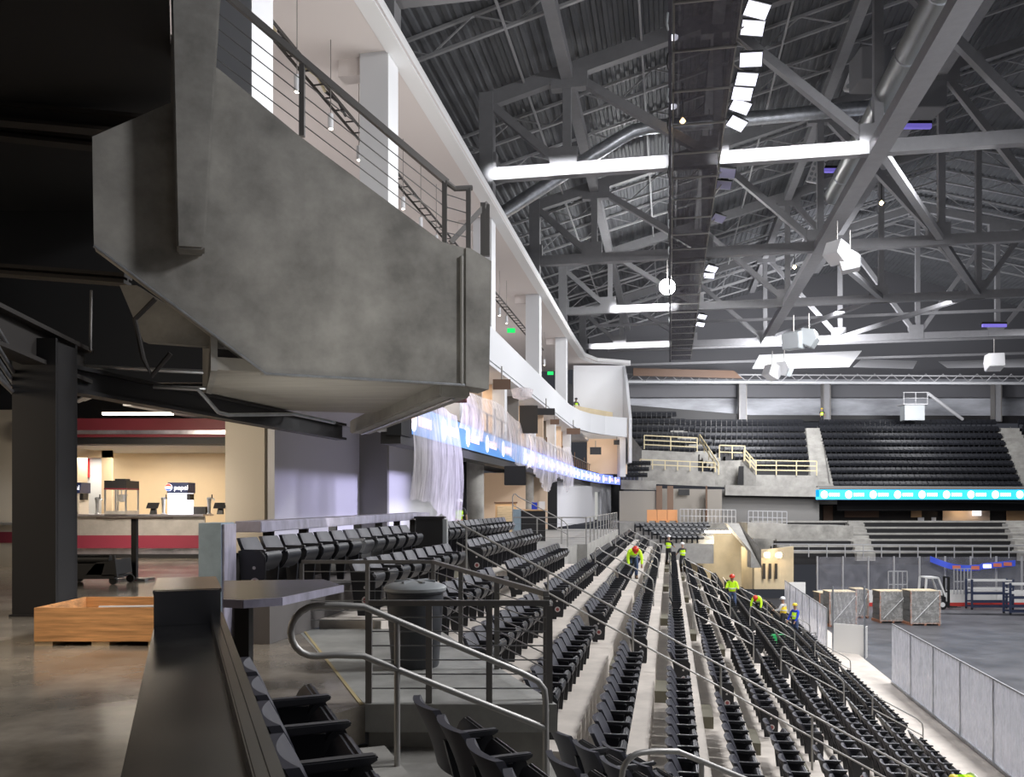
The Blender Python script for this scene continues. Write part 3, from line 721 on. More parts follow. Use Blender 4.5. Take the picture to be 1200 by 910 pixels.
# dark low cabinet behind the seats at the aisle
t = thing('bar_cabinet', 'dark open cabinet counter behind the seats by the long handrail', 'counter', P(506,640,17.4))
c = P(506,632,17.4)
m = MB(); m.box(c.x-.33,c.x+.22,c.y,c.y+.5,.55,1.3); m.build('carcass', 'black', t)
m = MB(); m.box(c.x-.36,c.x+.25,c.y-.03,c.y+.53,1.3,1.34); m.build('countertop', 'dark_steel', t)
m = MB(); m.box(c.x+.22,c.x+.30,c.y+.05,c.y+.45,.55,1.28); m.build('side_panel', 'bin_lid', t)
# ------------------------------------------------------------------ building along the left side
def bx(name, m, x0, x1, y0, y1, z0, z1, **k):
    q = MB(FB); q.box(x0, x1, y0, y1, z0, z1); return struct(q, name, m, **k)
bx('suite_floor', 'wall_paint', -14, -7.05, 20, 82, 4.15, 4.35)
bx('suite_edge_beam', 'dark_steel', -7.5, -6.95, 21.5, 84, 3.18, 3.5)
bx('suite_edge_slab', 'wall_paint', -7.6, -7.05, 21.5, 84, 3.5, 4.32)
# concourse walls under the suites
bx('wall_2', 'wall_paint', -10.7, -10.5, 21.5, 27.9, 0, 4.2)
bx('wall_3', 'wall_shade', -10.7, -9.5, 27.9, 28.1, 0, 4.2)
bx('wall_4', 'wall_paint', -9.7, -9.5, 28.1, 38.5, 0, 4.2)
m = MB(); m.box(P(545,0,47).x, P(616,0,47).x, 47, 47.2, 0, 3.3); m.box(P(611,0,48).x, P(652,0,48).x, 54, 54.2, 0, 3.3); struct(m, 'wall_5', 'suite_wall')
m = MB(); m.box(P(532,0,36.5).x, P(549,0,36.5).x, 36.5, 36.6, 0, 3.4); struct(m, 'dark_opening', 'dark')  # dark panel painted in for the unlit opening behind the worker
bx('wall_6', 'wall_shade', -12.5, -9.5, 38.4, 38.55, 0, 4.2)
def wq(name, mt_, p0, d0, p1, d1, z1=4.2, z0=0.):
    m = MB(); a, b = P(p0,0,d0), P(p1,0,d1); a.z = b.z = z0
    m.prism([a, b, b+up*(z1-z0), a+up*(z1-z0)], Vector((-.2,.1,0))); struct(m, name, mt_)
wq('wall_7', 'wall_paint', 652, 58, 697, 79, 3.5)
wq('wall_14', 'wall_paint', 697, 79, 703, 81, 3.5, 2.7)
wq('wall_15', 'wall_paint', 703, 81, 716, 85, 3.5)
wq('door_1', 'dark', 716, 85, 731, 89, 3.5)
wq('wall_8', 'glow_wall', 690, 86, 708, 87, 3.5)  # brightness beyond the doorway, put into this wall as glow
m = MB(); m.box(P(642,0,52).x, P(653,0,52).x, 52, 52.2, 0, 3.6); struct(m, 'door_2', 'dark')
def round_col(x, y, r, z1, lab):
    t = thing('round_column', lab, 'column', Bp(x, y, 0), -A)
    m = MB(FB); m.lathe((x,y,0), [(r,0),(r,z1)], 24); m.build('shaft', 'precast', t, smooth=True)
    m = MB(FB); m.lathe((x,y,0), [(r+.06,0),(r+.06,.12),(r,.14)], 24); m.build('base_ring', 'dark_steel', t, smooth=True)
round_col(-7.9, yB(557,-7.9), .36, 3.6, 'round grey concrete column under the ribbon screen, first from the hanging plastic')
round_col(-7.9, yB(618,-7.9), .36, 3.6, 'round grey concrete column under the ribbon screen, behind the dark drink counter')
round_col(-7.9, yB(645,-7.9), .3, 3.6, 'round grey concrete column farthest along under the ribbon screen')
t = thing('wood_cabinet', 'pale wooden cabinet against the warm wall under the ribbon screen', 'cabinet', Bp(-11,41,0), -A)
c = P(593,605,41); 
m = MB(); m.box(c.x-.52,c.x+.5,c.y,c.y+.6,.0,1.62); m.build('carcass', 'suite_wood', t)
m = MB(); m.box(c.x-.57,c.x+.55,c.y-.03,c.y+.63,1.62,1.69); m.build('top', 'wood_dark', t)
m = MB(); m.box(c.x-.42,c.x+.4,c.y-.02,c.y,.15,1.5); m.build('door', 'wood_pale', t)
c = P(620,600,36.5)
t = thing('condiment_counter', 'dark panelled counter with boxes on top beside the round column', 'counter', c-up*c.z)
m = MB(); m.box(c.x-.35,c.x+.7,c.y,c.y+1.1,0,1.3); m.build('carcass', 'dark_steel', t)
m = MB(); m.box(c.x-.72,c.x-.35,c.y-.1,c.y+1.1,0,1.36); m.build('end_panel', 'blue_film', t)
m = MB(); m.box(c.x-.4,c.x+.76,c.y-.05,c.y+1.1,1.3,1.36); m.build('countertop', 'suite_wood', t)
for i, (dx, s, mm, lab) in enumerate(((.12,.3,'sign_blue','small blue carton on the dark counter under the ribbon screen'),(.42,.34,'white_plain','small white carton on the dark counter under the ribbon screen'))):
    m = MB(); m.box(c.x+dx,c.x+dx+s*.8,c.y+.3,c.y+.6,1.36,1.36+s); m.build('carton', 'shirt_blue' if i == 0 else mm, None, label=lab, cat='box')
m = MB(); a = P(604,555,32); m.box(a.x-.42,a.x+.4,a.y,a.y+.4,a.z-.42,a.z+.3); m.build('loudspeaker', 'dark_steel', None, bevel=.02, label='grey box loudspeaker hanging under the draped plastic at the ribbon screen', cat='loudspeaker')
# ribbon screen
def ribbon(name, lab, pts, z0, z1, pitch, off0, lt, mlogo, mtxt, seg_from):
    # pts: plan polyline (world), the screen faces to its right-hand side
    t = thing(name, lab, 'screen', pts[0])
    L = [0]
    for a, b in zip(pts, pts[1:]): L.append(L[-1]+(b-a).length)
    def at(s):
        for i in range(len(pts)-1):
            if s <= L[i+1] or i == len(pts)-2:
                d = (pts[i+1]-pts[i]).normalized(); return pts[i]+d*(s-L[i]), d
    m = MB()
    for a, b in zip(pts, pts[1:]): m.quad(a+up*z0, b+up*z0, b+up*z1, a+up*z1)
    m.build('screen_face', lt, t)
    m = MB()
    for a, b in zip(pts, pts[1:]):
        d = (b-a).normalized(); n = Vector((-d.y, d.x, 0))
        m.prism([a+n*.02+up*(z0-.06), b+n*.02+up*(z0-.06), b+n*.02+up*(z1+.06), a+n*.02+up*(z1+.06)], n*.2)
    m.build('cabinet', 'dark_steel', t)
    s = off0; h = z1-z0
    while s < L[-1]-pitch*.8:
        p, d = at(s); n = Vector((d.y, -d.x, 0))*.02; cz = (z0+z1)/2
        rx = h*.36
        m = MB(); m.prism([p+n+d*(rx*math.cos(a))+up*(cz+h*.40*math.sin(a)) for a in [2*math.pi*i/20 for i in range(20)]], n*.3); m.build('logo', mlogo, t)
        m = MB(); m.prism([p+n*1.4+d*(rx*.5*math.cos(a))+up*(cz+h*.2*math.sin(a)) for a in [2*math.pi*i/16 for i in range(16)]], n*.2); m.build('logo_core', mtxt, t)
        m = MB()
        for i in range(5):
            o = p+n+d*(rx+.14+i*pitch*.088); m.prism([o+up*(cz-h*.17), o+d*(pitch*.066)+up*(cz-h*.17), o+d*(pitch*.066)+up*(cz+h*.17), o+up*(cz+h*.17)], n*.3)
        m.build('lettering', mtxt, t)
        s += pitch
bpts = [Bp(-6.93, yB(479.5,-6.93), 0)]
y_end = 66
bpts += [Bp(-6.93, 40, 0)]
ribbon('ribbon_screen', 'blue ribbon screen with round white logos, near part under torn plastic', bpts, 3.5, 4.32, 3.2, .35, 'led_blue', 'led_white', 'led_pink', 0)
ribbon('ribbon_screen', 'violet blue ribbon screen running on to the far end of the suites', [Bp(-6.93,40,0), Bp(-6.93,66,0), Bp(-6.3,78,0), Bp(-4.9,86,0)], 3.5, 4.32, 2.4, 1., 'led_violet', 'led_white', 'led_pink', 0)
q = MB(FB); q.box(-7.3,-6.9,yB(466,-7),yB(478.5,-7),3.4,4.6); q.build('screen_end_box', 'dark', None, label='black end box closing the ribbon screen beneath the concrete beam', cat='box')
# balcony rail above the ribbon screen
t = thing('balcony_railing', 'thin post railing along the balcony above the ribbon screen', 'railing', Bp(-7.1,60,4.3), -A)
m = MB(FB); m.bar((-7.1,27,5.15),(-7.1,80,5.15),.05,.05); m.build('top_rail', 'rail_dark', t)
for i in range(34):
    y = 30+i*1.5; m = MB(FB); m.bar((-7.1,y,4.32),(-7.1,y,5.15+(.35 if i%5 == 3 else 0)),.06,.06,(0,1,0)); m.build('post', 'wood_dark', t)
# draped plastic
def drape(lab, ya, yb, ztop, zbot, x0, amp, seed, nu=70, nv=26):
    rnd = random.Random(seed); ph = [rnd.uniform(0, 6.3) for _ in range(9)]
    def fn(u, v):
        y = ya+(yb-ya)*u
        zt, zb = ztop(u), zbot(u)
        f = sum(math.sin(u*(yb-ya)*w+p) for w, p in zip((2.1,3.7,5.9,8.3), ph))/4
        g = math.sin(u*14+v*3+ph[5])*.25+math.sin(u*31+v*7+ph[6])*.12
        out = amp*(v**.7)*(.6+.4*f)+.10*g+.12*math.sin(math.pi*v)
        return (x0+max(-.05, out)+.05, y+.25*v*math.sin(u*9+ph[4])+.15*f*v, zt+(zb-zt)*v+.05*g*v)
    m = MB(FB); m.grid(fn, nu, nv)
    return m.build('plastic_sheet', 'plastic', None, smooth=True, recalc=False, label=lab, cat='plastic sheet')
rg = random.Random(3)
jag = [rg.uniform(-1, 1) for _ in range(60)]
J = lambda u, n: jag[int(u*n) % 60]*(1-(u*n % 1))+jag[(int(u*n)+1) % 60]*(u*n % 1)
drape('translucent plastic curtain hanging in front of the near end of the ribbon screen', yB(477,-6.85), yB(534,-6.85), lambda u: 4.55+.1*math.sin(u*5), lambda u: 1.75-.35*u-.75*max(0,u-.25)+.14*J(u,11), -6.85, .12, 2)
drape('crumpled plastic sheet thrown over the balcony rail and ribbon screen', yB(538,-6.85), yB(668,-6.85), lambda u: 5.35+.35*math.sin(u*7)*(1-u*.4)+.12*J(u,17),
      lambda u: 4.25-1.25*min(1,u*1.9)+.35*J(u,9)-.5*max(0,math.sin(u*23))*u**.4, -6.95, .35, 5, 120, 30)
# suites: floor, fins, back walls
bx('suite_back_wall', 'suite_wall', -11, -10.8, 22, 80, 4.35, 7.4)
bx('upper_floor', 'white', -15, -7.25, 22, 79, 7.3, 7.5)
for i, y in enumerate((31.2, 35.6, 40, 44.5, 49, 53.5, 58, 62.5, 67)):
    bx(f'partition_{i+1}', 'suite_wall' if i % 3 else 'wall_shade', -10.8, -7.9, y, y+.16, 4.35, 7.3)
    if i % 2 == 0: bx('suite_column', 'white', -8.3, -7.7, y-.3, y+.3, 4.35, 7.3)
def hung(px, py, d, w, h, m_, lab, name='hanging_screen', cat='screen'):
    a = P(px, py, d); t = thing(name, lab, cat, a)
    m = MB(); m.box(a.x-w/2,a.x+w/2,a.y,a.y+.12,a.z-h/2,a.z+h/2); m.build('panel', m_, t)
    m = MB(); m.tube([(a.x,a.y+.06,a.z+h/2),(a.x,a.y+.06,a.z+h/2+.55)], .03, 6); m.build('hanger', 'rail_dark', t)
hung(588,450,36,.75,.42,'wood_dark','dark screen hanging in the suite nearest the concrete wall')
hung(640,482,47,.95,.36,'dark_steel','dark shelf screen hanging in the second visible suite')
hung(650,494,48,.5,.28,'wood_dark','small brown screen in the second visible suite, under the shelf screen')
hung(672,505,57,.9,.4,'wood_dark','brown screen hanging in the third visible suite')
hung(698,528,72,.95,.62,'black','black screen low in the bright corner suite')
hung(723,518,76,.55,.42,'black','small black box screen hanging at the right side of the corner suite')
m = MB(); c = P(612,463,38); m.lathe((c.x,c.y,c.z-.2), [(.1,0),(.42,.1),(.5,.45),(.3,.52)], 14); m.build('wrapped_bundle', 'plastic', None, smooth=True, label='plastic wrapped bundle standing in the suite by the concrete wall', cat='bundle')
m = MB(); m.box(c.x-.1,c.x+.75,c.y+2,c.y+2.1,4.9,6.2); m.build('suite_board', 'beam_dark', None, label='dark brown board leaning in the near suite', cat='board')
# white balcony parapet of the upper level, bending to the right at the far end
cur = [Bp(-7.2, 24, 0), Bp(-7.2, 62, 0), P(679,0,67.5), P(692,0,70.5), P(709,0,73), P(735,0,75)]
for p in cur: p.z = 0
def wallstrip(name, mt, pts, zs0, zs1, th):
    m = MB()
    for i, (a, b) in enumerate(zip(pts, pts[1:])):
        d = (b-a).normalized(); n = Vector((-d.y, d.x, 0))*th
        m.add([a+up*zs0[i], b+up*zs0[i+1], b+up*zs1[i+1], a+up*zs1[i], a+n+up*zs0[i], b+n+up*zs0[i+1], b+n+up*zs1[i+1], a+n+up*zs1[i]],
              [(0,1,2,3),(7,6,5,4),(0,4,5,1),(3,2,6,7),(0,3,7,4),(1,5,6,2)])
    return struct(m, name, mt)
wallstrip('upper_parapet', 'white', cur, [7.45,7.45,7.5,7.5,7.5,7.45], [8.85,8.85,9.0,9.05,9.1,9.15], .3)
# end room of the upper level
m = MB(); a, b = P(672,0,79), P(733,0,79); a.z = b.z = 0
m.prism([a+up*7.4, b+up*7.4, b+up*14.4, a+up*14.4], (0,.2,0)); struct(m, 'upper_end_wall', 'lumen_wall')
m = MB(); m.prism([b+up*5.2-Vector((0,4.2,0)), b+up*5.2, b+up*14.3, b+up*12.5-Vector((0,2,0)), b+up*9.1-Vector((0,4.2,0))], (-.25,0,0)); struct(m, 'upper_end_side', 'white')
m = MB(); a2, b2 = P(688,0,77.5), P(735,0,77.5); a2.z = b2.z = 0
m.prism([a2+up*4.3, b2+up*4.3, b2+up*7.5, a2+up*7.5], (0,.2,0)); struct(m, 'corner_suite_wall', 'suite_wall')
m = MB(); m.prism([b2+up*4.0+Vector((-.9,-2,0)), b2+up*4.0+Vector((-.9,.0,0)), b2+up*7.5+Vector((-.9,0,0)), b2+up*7.5+Vector((-.9,-2,0))], (.5,0,0)); struct(m, 'corner_suite_fin', 'white')
m = MB(); c = P(697,482,73); m.prism([P(674,475,71)-up*.0, P(718,483,76), P(718,491,76), P(674,482,71)], (0,.15,0)); m.build('serving_counter', 'tan', None, label='yellowish wooden bar front behind the white parapet of the far corner room', cat='counter')
for px, d in ((667,74),):
    m = MB(); c = P(px,463,d); m.box(c.x-.3,c.x+.3,c.y,c.y+.4,c.z-.9,c.z+1); m.build('tall_black_case', 'black', None, label='tall black case standing in the far white corner room', cat='case')
# canopy with its soffit over the upper level
zc = 14.6
can = [Bp(-7.5, 14, 0), Bp(-7.5, 66, 0), P(686,0,76), P(700,0,78.5), P(739,0,80)]
for p in can: p.z = 0
back = [P(640,0,84), Bp(-17, 80, 0), Bp(-17, 14, 0)]
for p in back: p.z = 0
m = MB(); m.prism([p+up*zc for p in can+back], up*.12); struct(m, 'canopy_soffit', 'white_soffit')
wallstrip('canopy_edge', 'white_plain', can, [zc-.05]*5, [zc+.42]*5, .5)
bx('upper_back_wall', 'white_soffit', -16.4, -16.2, 14, 82, 7.5, 14.6)
# square white columns
for i, (px, lab) in enumerate(((295,'square white column standing behind the cable rail at the top of the concrete wall'),(455,'square white column beyond the cable rail, tallest in view'),
                               (576,'square white column just above the tip of the concrete deck'),(632,'square white column rising from the white parapet, nearer of the two'),(663.5,'square white column rising from the white parapet, farther of the two'))):
    x = -7.95; y = yB(px, x); zb = 7.45
    t = thing('square_column', lab, 'column', Bp(x-.4, y+.4, zb), -A)
    m = MB(FB); m.box(x-.86, x-.02, y, y+.9, zb, zc); m.build('shaft', 'white', t)
    m = MB(FB); m.box(x-.02, x, y, y+.9, zb, zc); m.build('lit_face', 'lumen_wall', t)  # side towards the rink, its brightness put into a paler colour
    m = MB(FB); m.box(x-1.6, x-.86, y+.2, y+.7, zc-.5, zc); m.build('capital_beam', 'white_soffit', t)
# pendant lamps along the upper level, cable tray
for i, y in enumerate((20.4,22.6,24.8,27,29.2,31.4,33.6,42.5,44.6,46.7,48.8,58,60,62,64)):
    x = -9.35; z = 12.1
    t = thing('pendant_lamp', f'small white cylinder lamp hanging from the pale soffit, {ORD[i+1]} lamp along the row', 'lamp', Bp(x, y, z), 0, 'pendant lamps under the canopy')
    m = MB(FB); m.lathe((x,y,z), [(.06,0),(.075,.01),(.075,.42),(.03,.44)], 12); m.build('shade', 'white', t, smooth=True)
    m = MB(FB); m.lathe((x,y,z-.012), [(.058,0),(.058,.01)], 12); m.build('bulb', 'spot_lit', t)
    m = MB(FB); m.tube([(x,y,z+.44),(x,y,zc)], .012, 5); m.build('stem', 'rail_dark', t)
t = thing('cable_tray', 'dark ladder cable tray with yellow ties hanging under the pale soffit', 'cable tray', Bp(-9.9,30,13.5), -A)
for s in (-.18, .18):
    m = MB(FB); m.bar((-9.9+s,14.5,13.6),(-9.9+s,66,13.6),.03,.10); m.build('side_rail', 'beam_dark', t)
for i in range(60):
    y = 15+i*.8; m = MB(FB); m.bar((-10.1,y,13.58),(-9.7,y,13.58),.05,.03); m.build('rung', 'beam_dark', t)
for i in range(6):
    m = MB(FB); y = 15.5+i*1.6; m.tube([(-9.95+.05*i%.2,y,13.64),(-9.8,y+.8,13.68),(-9.9,y+1.6,13.64)], .05, 6); m.build('cable_bundle', 'black' if i%2 else 'yellow_rail', t)
for px, py, d, lab in ((599,387,47,'small green lit sign under the canopy between two white columns, nearer one'),(645,437,64,'small green lit sign under the canopy by the far white column')):
    a = P(px,py,d); m = MB(); m.box(a.x-.22,a.x+.22,a.y,a.y+.06,a.z-.12,a.z+.12); m.build('exit_sign', 'exit_green', None, label=lab, cat='sign')
# ------------------------------------------------------------------ roof trusses
ZB = 16.2; NX = [-8,-4.42,2.0,8.4,14.8,21.2,27.6,34.0,40.4]
ztop = lambda x: 19.5+.27*(21.2-abs(x-21.2)+8)
YT = [23.5, 37.2, 50.9, 64.6, 79.5]
tl = ['grey steel roof truss at the very top of the view, bottom chord out of sight','nearest grey steel roof truss whose whole bottom chord shows, partly floodlit',
      'second grey roof truss from the front, plain grey chord','third grey roof truss, with the bright lamp just before it','farthest roof truss, with a lit bottom chord near the end wall']
for j, y in enumerate(YT):
    t = thing('roof_truss', tl[j], 'truss', Bp(-8, y, ZB-3), -A)
    m = MB(FB); m.bar((-8,y,ZB),(40.4,y,ZB),.42,.56); m.build('bottom_chord', 'truss', t)
    m = MB(FB); m.bar((-8,y,ztop(-8)),(21.2,y,ztop(21.2)),.42,.62); m.bar((21.2,y,ztop(21.2)),(40.4,y,ztop(40.4)),.42,.62); m.build('top_chord', 'truss', t)
    m = MB(FB); m.bar((-8,y,14.76),(-8,y,ztop(-8)+.3),.62,.62,(0,1,0)); m.build('end_column', 'truss', t)
    for i in range(1, len(NX)):
        x = NX[i]; m = MB(FB); m.bar((x,y,ZB),(x,y,ztop(x)),.36,.40,(0,1,0)); m.build('vertical', 'truss', t)
    for a, b in ((0,1),(1,2),(2,3),(3,4),(4,5),(6,5),(7,6),(8,7)):
        p, q = (NX[a],ztop(NX[a])), (NX[b],ZB)
        m = MB(FB); m.bar((p[0],y,p[1]),(q[0],y,q[1]),.34,.38,(0,1,0)); m.build('diagonal', 'truss', t)
    for x in NX:
        m = MB(FB); s = .75
        m.prism([(x-s,y-.23,ZB-.28),(x+s*.6,y-.23,ZB-.28),(x+s*.6,y-.23,ZB+.95),(x-s,y-.23,ZB+.95)], (0,.46,0)); m.build('gusset_plate', 'truss', t)
        if x > -8:
            m = MB(FB); zt_ = ztop(x); m.prism([(x-.7,y-.23,zt_-.75),(x+.9,y-.23,zt_-.75),(x+.9,y-.23,zt_+.2),(x-.7,y-.23,zt_)], (0,.46,0)); m.build('gusset_plate', 'truss', t)
# longitudinal members
def longi(x, z, y0, y1, w, h, lab, mt='truss', name='roof_girder', cat='girder'):
    m = MB(FB); m.bar((x,y0,z),(x,y1,z),w,h); return m.build(name, mt, None, label=lab, cat=cat)
longi(8.4, 16.15, 20, 79.5, .75, .5, 'broad grey steel beam running diagonally across the roof along the rink')
for x, lab in ((-4.42,'grey ridge beam above the trusses, closest to the white canopy'),(2.0,'grey ridge beam above the trusses over the hanging catwalk'),(8.4,'grey ridge beam above the broad diagonal beam'),(14.8,'grey ridge beam above the trusses at the right edge')):
    longi(x, ztop(x)-.1, 21, 92, .5, .55, lab)
# bracing in plan between bottom chords
for i, (x0, y0, x1, y1, lab) in enumerate(((8.4,37.2,14.8,50.9,'grey brace between the first and second chords right of the broad beam'),(8.4,50.9,14.8,64.6,'grey brace between the second and third chords right of the broad beam'),
        (14.8,50.9,21.2,64.6,'outer grey brace between the second and third chords'),(14.8,64.6,8.4,79.5,'grey brace crossing towards the far truss'),(21.2,64.6,14.8,79.5,'outer grey brace crossing towards the far truss'))):
    m = MB(FB); m.bar((x0,y0,ZB+.1),(x1,y1,ZB+.1),.34,.3); m.build('roof_brace', 'truss', None, label=lab, cat='brace')
# ribbed roof deck
m = MB(FB)
xs = []; x = -12.
while x < 48: xs += [(x,0),(x+.17,0),(x+.21,.09),(x+.38,.09)]; x += .42
zd = lambda x: ztop(x)+1.25
RX = 21.2
for y0, y1 in ((14,60),(60,108)):
    for (xa, ha), (xb, hb) in zip(xs, xs[1:]): m.quad((xa,y0,zd(xa)+ha),(xb,y0,zd(xb)+hb),(xb,y1,zd(xb)+hb),(xa,y1,zd(xa)+ha))
struct(m, 'roof_deck', 'deck', recalc=False)
# open web joists across, four to a bay
ji = 0
js = []
y = 23.5
while y < 92:
    js.append(y); y += 13.7/3
for y in js:
    if min(abs(y-q) for q in YT) < 1: continue
    ji += 1
    t = thing('open_web_joist', f'light steel web joist under the roof sheets, {ORD[ji]} from the front', 'joist', Bp(-10, y, 18), -A, 'open web joists of the roof')
    zt_ = lambda x: zd(x)-.12
    m = MB(FB); m.bar((-11,y,zt_(-11)),(RX,y,zt_(RX)),.14,.12); m.bar((RX,y,zt_(RX)),(42,y,zt_(42)),.14,.12); m.build('top_chord', 'joist', t)
    m = MB(FB); m.bar((-11,y,zt_(-11)-.95),(RX,y,zt_(RX)-.95),.14,.12); m.bar((RX,y,zt_(RX)-.95),(42,y,zt_(42)-.95),.14,.12); m.build('bottom_chord', 'joist', t)
    m = MB(FB); x = -11.; k = 0
    while x < 40:
        a, b = (x, zt_(x)-.95*(k % 2)), (x+1.7, zt_(x+1.7)-.95*((k+1) % 2))
        m.bar((a[0],y,a[1]),(b[0],y,b[1]),.06,.06,(0,1,0)); x += 1.7; k += 1
    m.build('web', 'joist', t)
# bridging tubes
for i, x in enumerate((-6.3,-1.2,.4,5.2,11.6)):
    m = MB(FB); m.bar((x,22,ztop(x)+.15),(x,90,ztop(x)+.15),.09,.09); m.build('bridging_tube', 'joist', None, label=f'thin bridging bar running along under the roof joists, {ORD[i+1]} from the suites', cat='bar', group='bridging bars of the roof')
for i, (y, z) in enumerate(((70,17.6),(73.5,16.9),(84,16.6),(88,15.8))):
    m = MB(FB); m.bar((-6,y,z),(40,y,z),.16,.22); m.build('roof_pipe', 'truss', None, label=f'long thin horizontal pipe across the far roof, {ORD[i+1]} of four from the front', cat='pipe')
# ducts
t = thing('round_duct', 'long round grey duct running along beside the broad diagonal beam', 'duct', Bp(8.7,30,17), -A)
m = MB(FB); m.tube([(8.75,22,18.4),(8.75,49,18.4)], .48, 20); m.build('duct_body', 'duct', t, smooth=True)
for y in (26,30,34,38,42,46):
    m = MB(FB); m.lathe((8.75,y,18.4), [(.5,-.04),(.52,0),(.5,.04)], 20, 'y'); m.build('duct_band', 'galv', t)
t = thing('round_duct', 'shiny round duct with an elbow crossing behind the nearest truss', 'duct', P(740,153,43))
m = MB(); m.tube([P(585,252,43), P(660,204,43), P(725,163,43), P(741,154,43), P(760,149,43), P(900,137,42.5), P(1026,125,42)], .34, 18); m.build('duct_body', 'galv', t, smooth=True)
m = MB(); c = P(1026,125,42); m.tube([c, c+Vector((.12,0,.01))], .4, 18); m.build('duct_end', 'galv', t)
for i, (px0, py0, px1, py1, d, lab) in enumerate(((1060,125,1110,108,40,'grey square air unit above the broad diagonal beam'),(1010,92,1045,70,36,'grey box unit behind the vertical at the top right'))):
    a, b = P(px0,py0,d), P(px1,py1,d); m = MB(); m.box(a.x,b.x,a.y,a.y+1.4,a.z,b.z+.6); m.build('air_unit', 'roof_far', None, bevel=.03, label=lab, cat='air unit')
# hanging catwalk with the row of flood lamps
t = thing('catwalk', 'long dark mesh catwalk hanging under the roof with rails either side', 'catwalk', Bp(1,40,14.8), -A)
m = MB(FB); m.box(.15,1.95,20,84,15.5,15.56); m.build('walkway', 'grating', t)
for x in (.12, 1.98):
    for z in (15.6, 16.1, 16.65):
        m = MB(FB); m.bar((x,20,z),(x,84,z),.05,.06); m.build('side_rail', 'rail_dark', t)
for i in range(24):
    y = 21.5+i*2.6
    m = MB(FB)
    for x in (.12, 1.98): m.bar((x,y,15.5),(x,y,ztop(x)+.3 if i % 3 == 0 else 16.65),.05,.05,(0,1,0))
    m.bar((.1,y,15.48),(2,y,15.48),.06,.06); m.build('hanger_frame', 'rail_dark', t)
m = MB(FB); m.bar((.0,20,15.35),(.0,84,15.35),.1,.12); m.build('cable_trough', 'mesh_dark', t)
for i in range(20):
    m = MB(FB); y = 22+i*2.2; m.tube([(-.05,y,15.3),(-.08,y,15.0),(-.05,y+.25,14.95)], .03, 5); m.build('hanging_plug', 'bin_lid' if i % 2 else 'dark_steel', t)
fl_ = [(885,12,1),(880,33,1),(878,70,1),(873,93,1),(868,110,1),(866,125,1),(862,145,1),(851,203,0),(847,217,0),(841,256,0),(833,315,1),(830,323,1),(822,371,1),(820,380,1)]
for i, (px, py, on) in enumerate(fl_):
    x = 2.35; y = yB(px, x); d = depthB(x, y); z = H+(590-py)/1000*d
    t = thing('flood_lamp', f"square {'lit' if on else 'unlit violet'} flood lamp on the catwalk edge, {ORD[i+1]} from the front", 'lamp', Bp(x, y, z), -A, 'flood lamps along the catwalk')
    nv = Vector((random.uniform(-.25,.05), -.55, random.uniform(-.95,-.65))).normalized()
    Fq = Matrix.Translation(Bp(x+.05, y, z)) @ (-nv).to_track_quat('Z', 'Y').to_matrix().to_4x4() @ Matrix.Rotation(R(random.uniform(8,30)), 4, 'Z')
    m = MB(Fq); m.box(-.34,.34,-.23,.23,0.02,.09); m.box(-.18,.18,-.13,.13,.09,.3); m.build('housing', 'dark_steel', t)
    m = MB(Fq); m.quad((-.32,-.21,.0),(-.32,.21,.0),(.32,.21,.0),(.32,-.21,.0)); m.build('lens', 'flood_lit' if on else 'flood_off', t, recalc=False)
    m = MB(Fq); m.box(-.34,.34,-.23,-.21,-.01,.02); m.box(-.34,.34,.21,.23,-.01,.02); m.build('lens_bars', 'galv', t)
    m = MB(FB); m.tube([(x+.05,y,z+.2),(2.0,y,15.6)], .03, 5); m.build('bracket', 'rail_dark', t)
# the burning lamp
a = P(782,336,58)
t = thing('bright_work_lamp', 'single blazing white lamp hanging in front of the third truss', 'lamp', a)
m = MB(); m.lathe((a.x,a.y,a.z), [(.05,-.30),(.42,-.2),(.55,0),(.42,.2),(.05,.30)], 20, 'y'); m.build('globe', 'star_lit', t, smooth=True)
m = MB(); m.tube([(a.x,a.y,a.z+.4),(a.x,a.y,a.z+2.4)], .05, 6); m.build('stem', 'rail_dark', t)
for px, py, d, lab in ((800,142,36,'small warm bulb on the catwalk by the shiny duct'),(1033,238,50,'warm bulb hanging in the dark roof right of the broad beam'),(931,313,58,'warm bulb just left of the broad beam low in the roof')):
    a = P(px,py,d); t = thing('warm_bulb', lab, 'lamp', a)
    m = MB(); m.lathe((a.x,a.y,a.z), [(.03,-.12),(.13,0),(.03,.14)], 12); m.build('bulb', 'bulb_warm', t, smooth=True)
    m = MB(); m.tube([(a.x,a.y,a.z+.14),(a.x,a.y,a.z+1.6)], .03, 5); m.build('cord', 'dark_steel', t)
for px, d, z0_, z1_ in ((790,34,-20,45),(790,34,100,125),(796,40,212,219)):
    pass
for i, (px, py, d) in enumerate(((790,44,31),(789,125,34))):
    a = P(px,py,d); t = thing('drop_lamp', f"small white lamp on a thin rod beside the catwalk, {'upper' if i == 0 else 'lower'} of two", 'lamp', a)
    m = MB(); m.lathe((a.x,a.y,a.z), [(.14,-.05),(.15,.05),(.04,.1)], 12); m.build('shade', 'flood_lit', t)
    m = MB(); m.tube([(a.x,a.y,a.z+.1),(a.x,a.y,a.z+1.9)], .03, 5); m.build('rod', 'joist', t)
for px0, px1, py, d, lab in ((1060,1092,147,46,'violet lit light bar under the grey air unit'),(966,991,199,55,'violet lit light bar beside the broad diagonal beam'),(1152,1180,381,70,'violet lit light bar far right near the end wall')):
    a, b = P(px0,py,d), P(px1,py,d); t = thing('violet_light_bar', lab, 'lamp', a)
    m = MB(); m.box(a.x,b.x,a.y,a.y+.2,a.z-.12,a.z+.12); m.build('lens', 'violet_lit', t)
    m = MB(); m.box(a.x-.05,b.x+.05,a.y+.05,a.y+.3,a.z+.12,a.z+.3); m.build('housing', 'dark_steel', t)
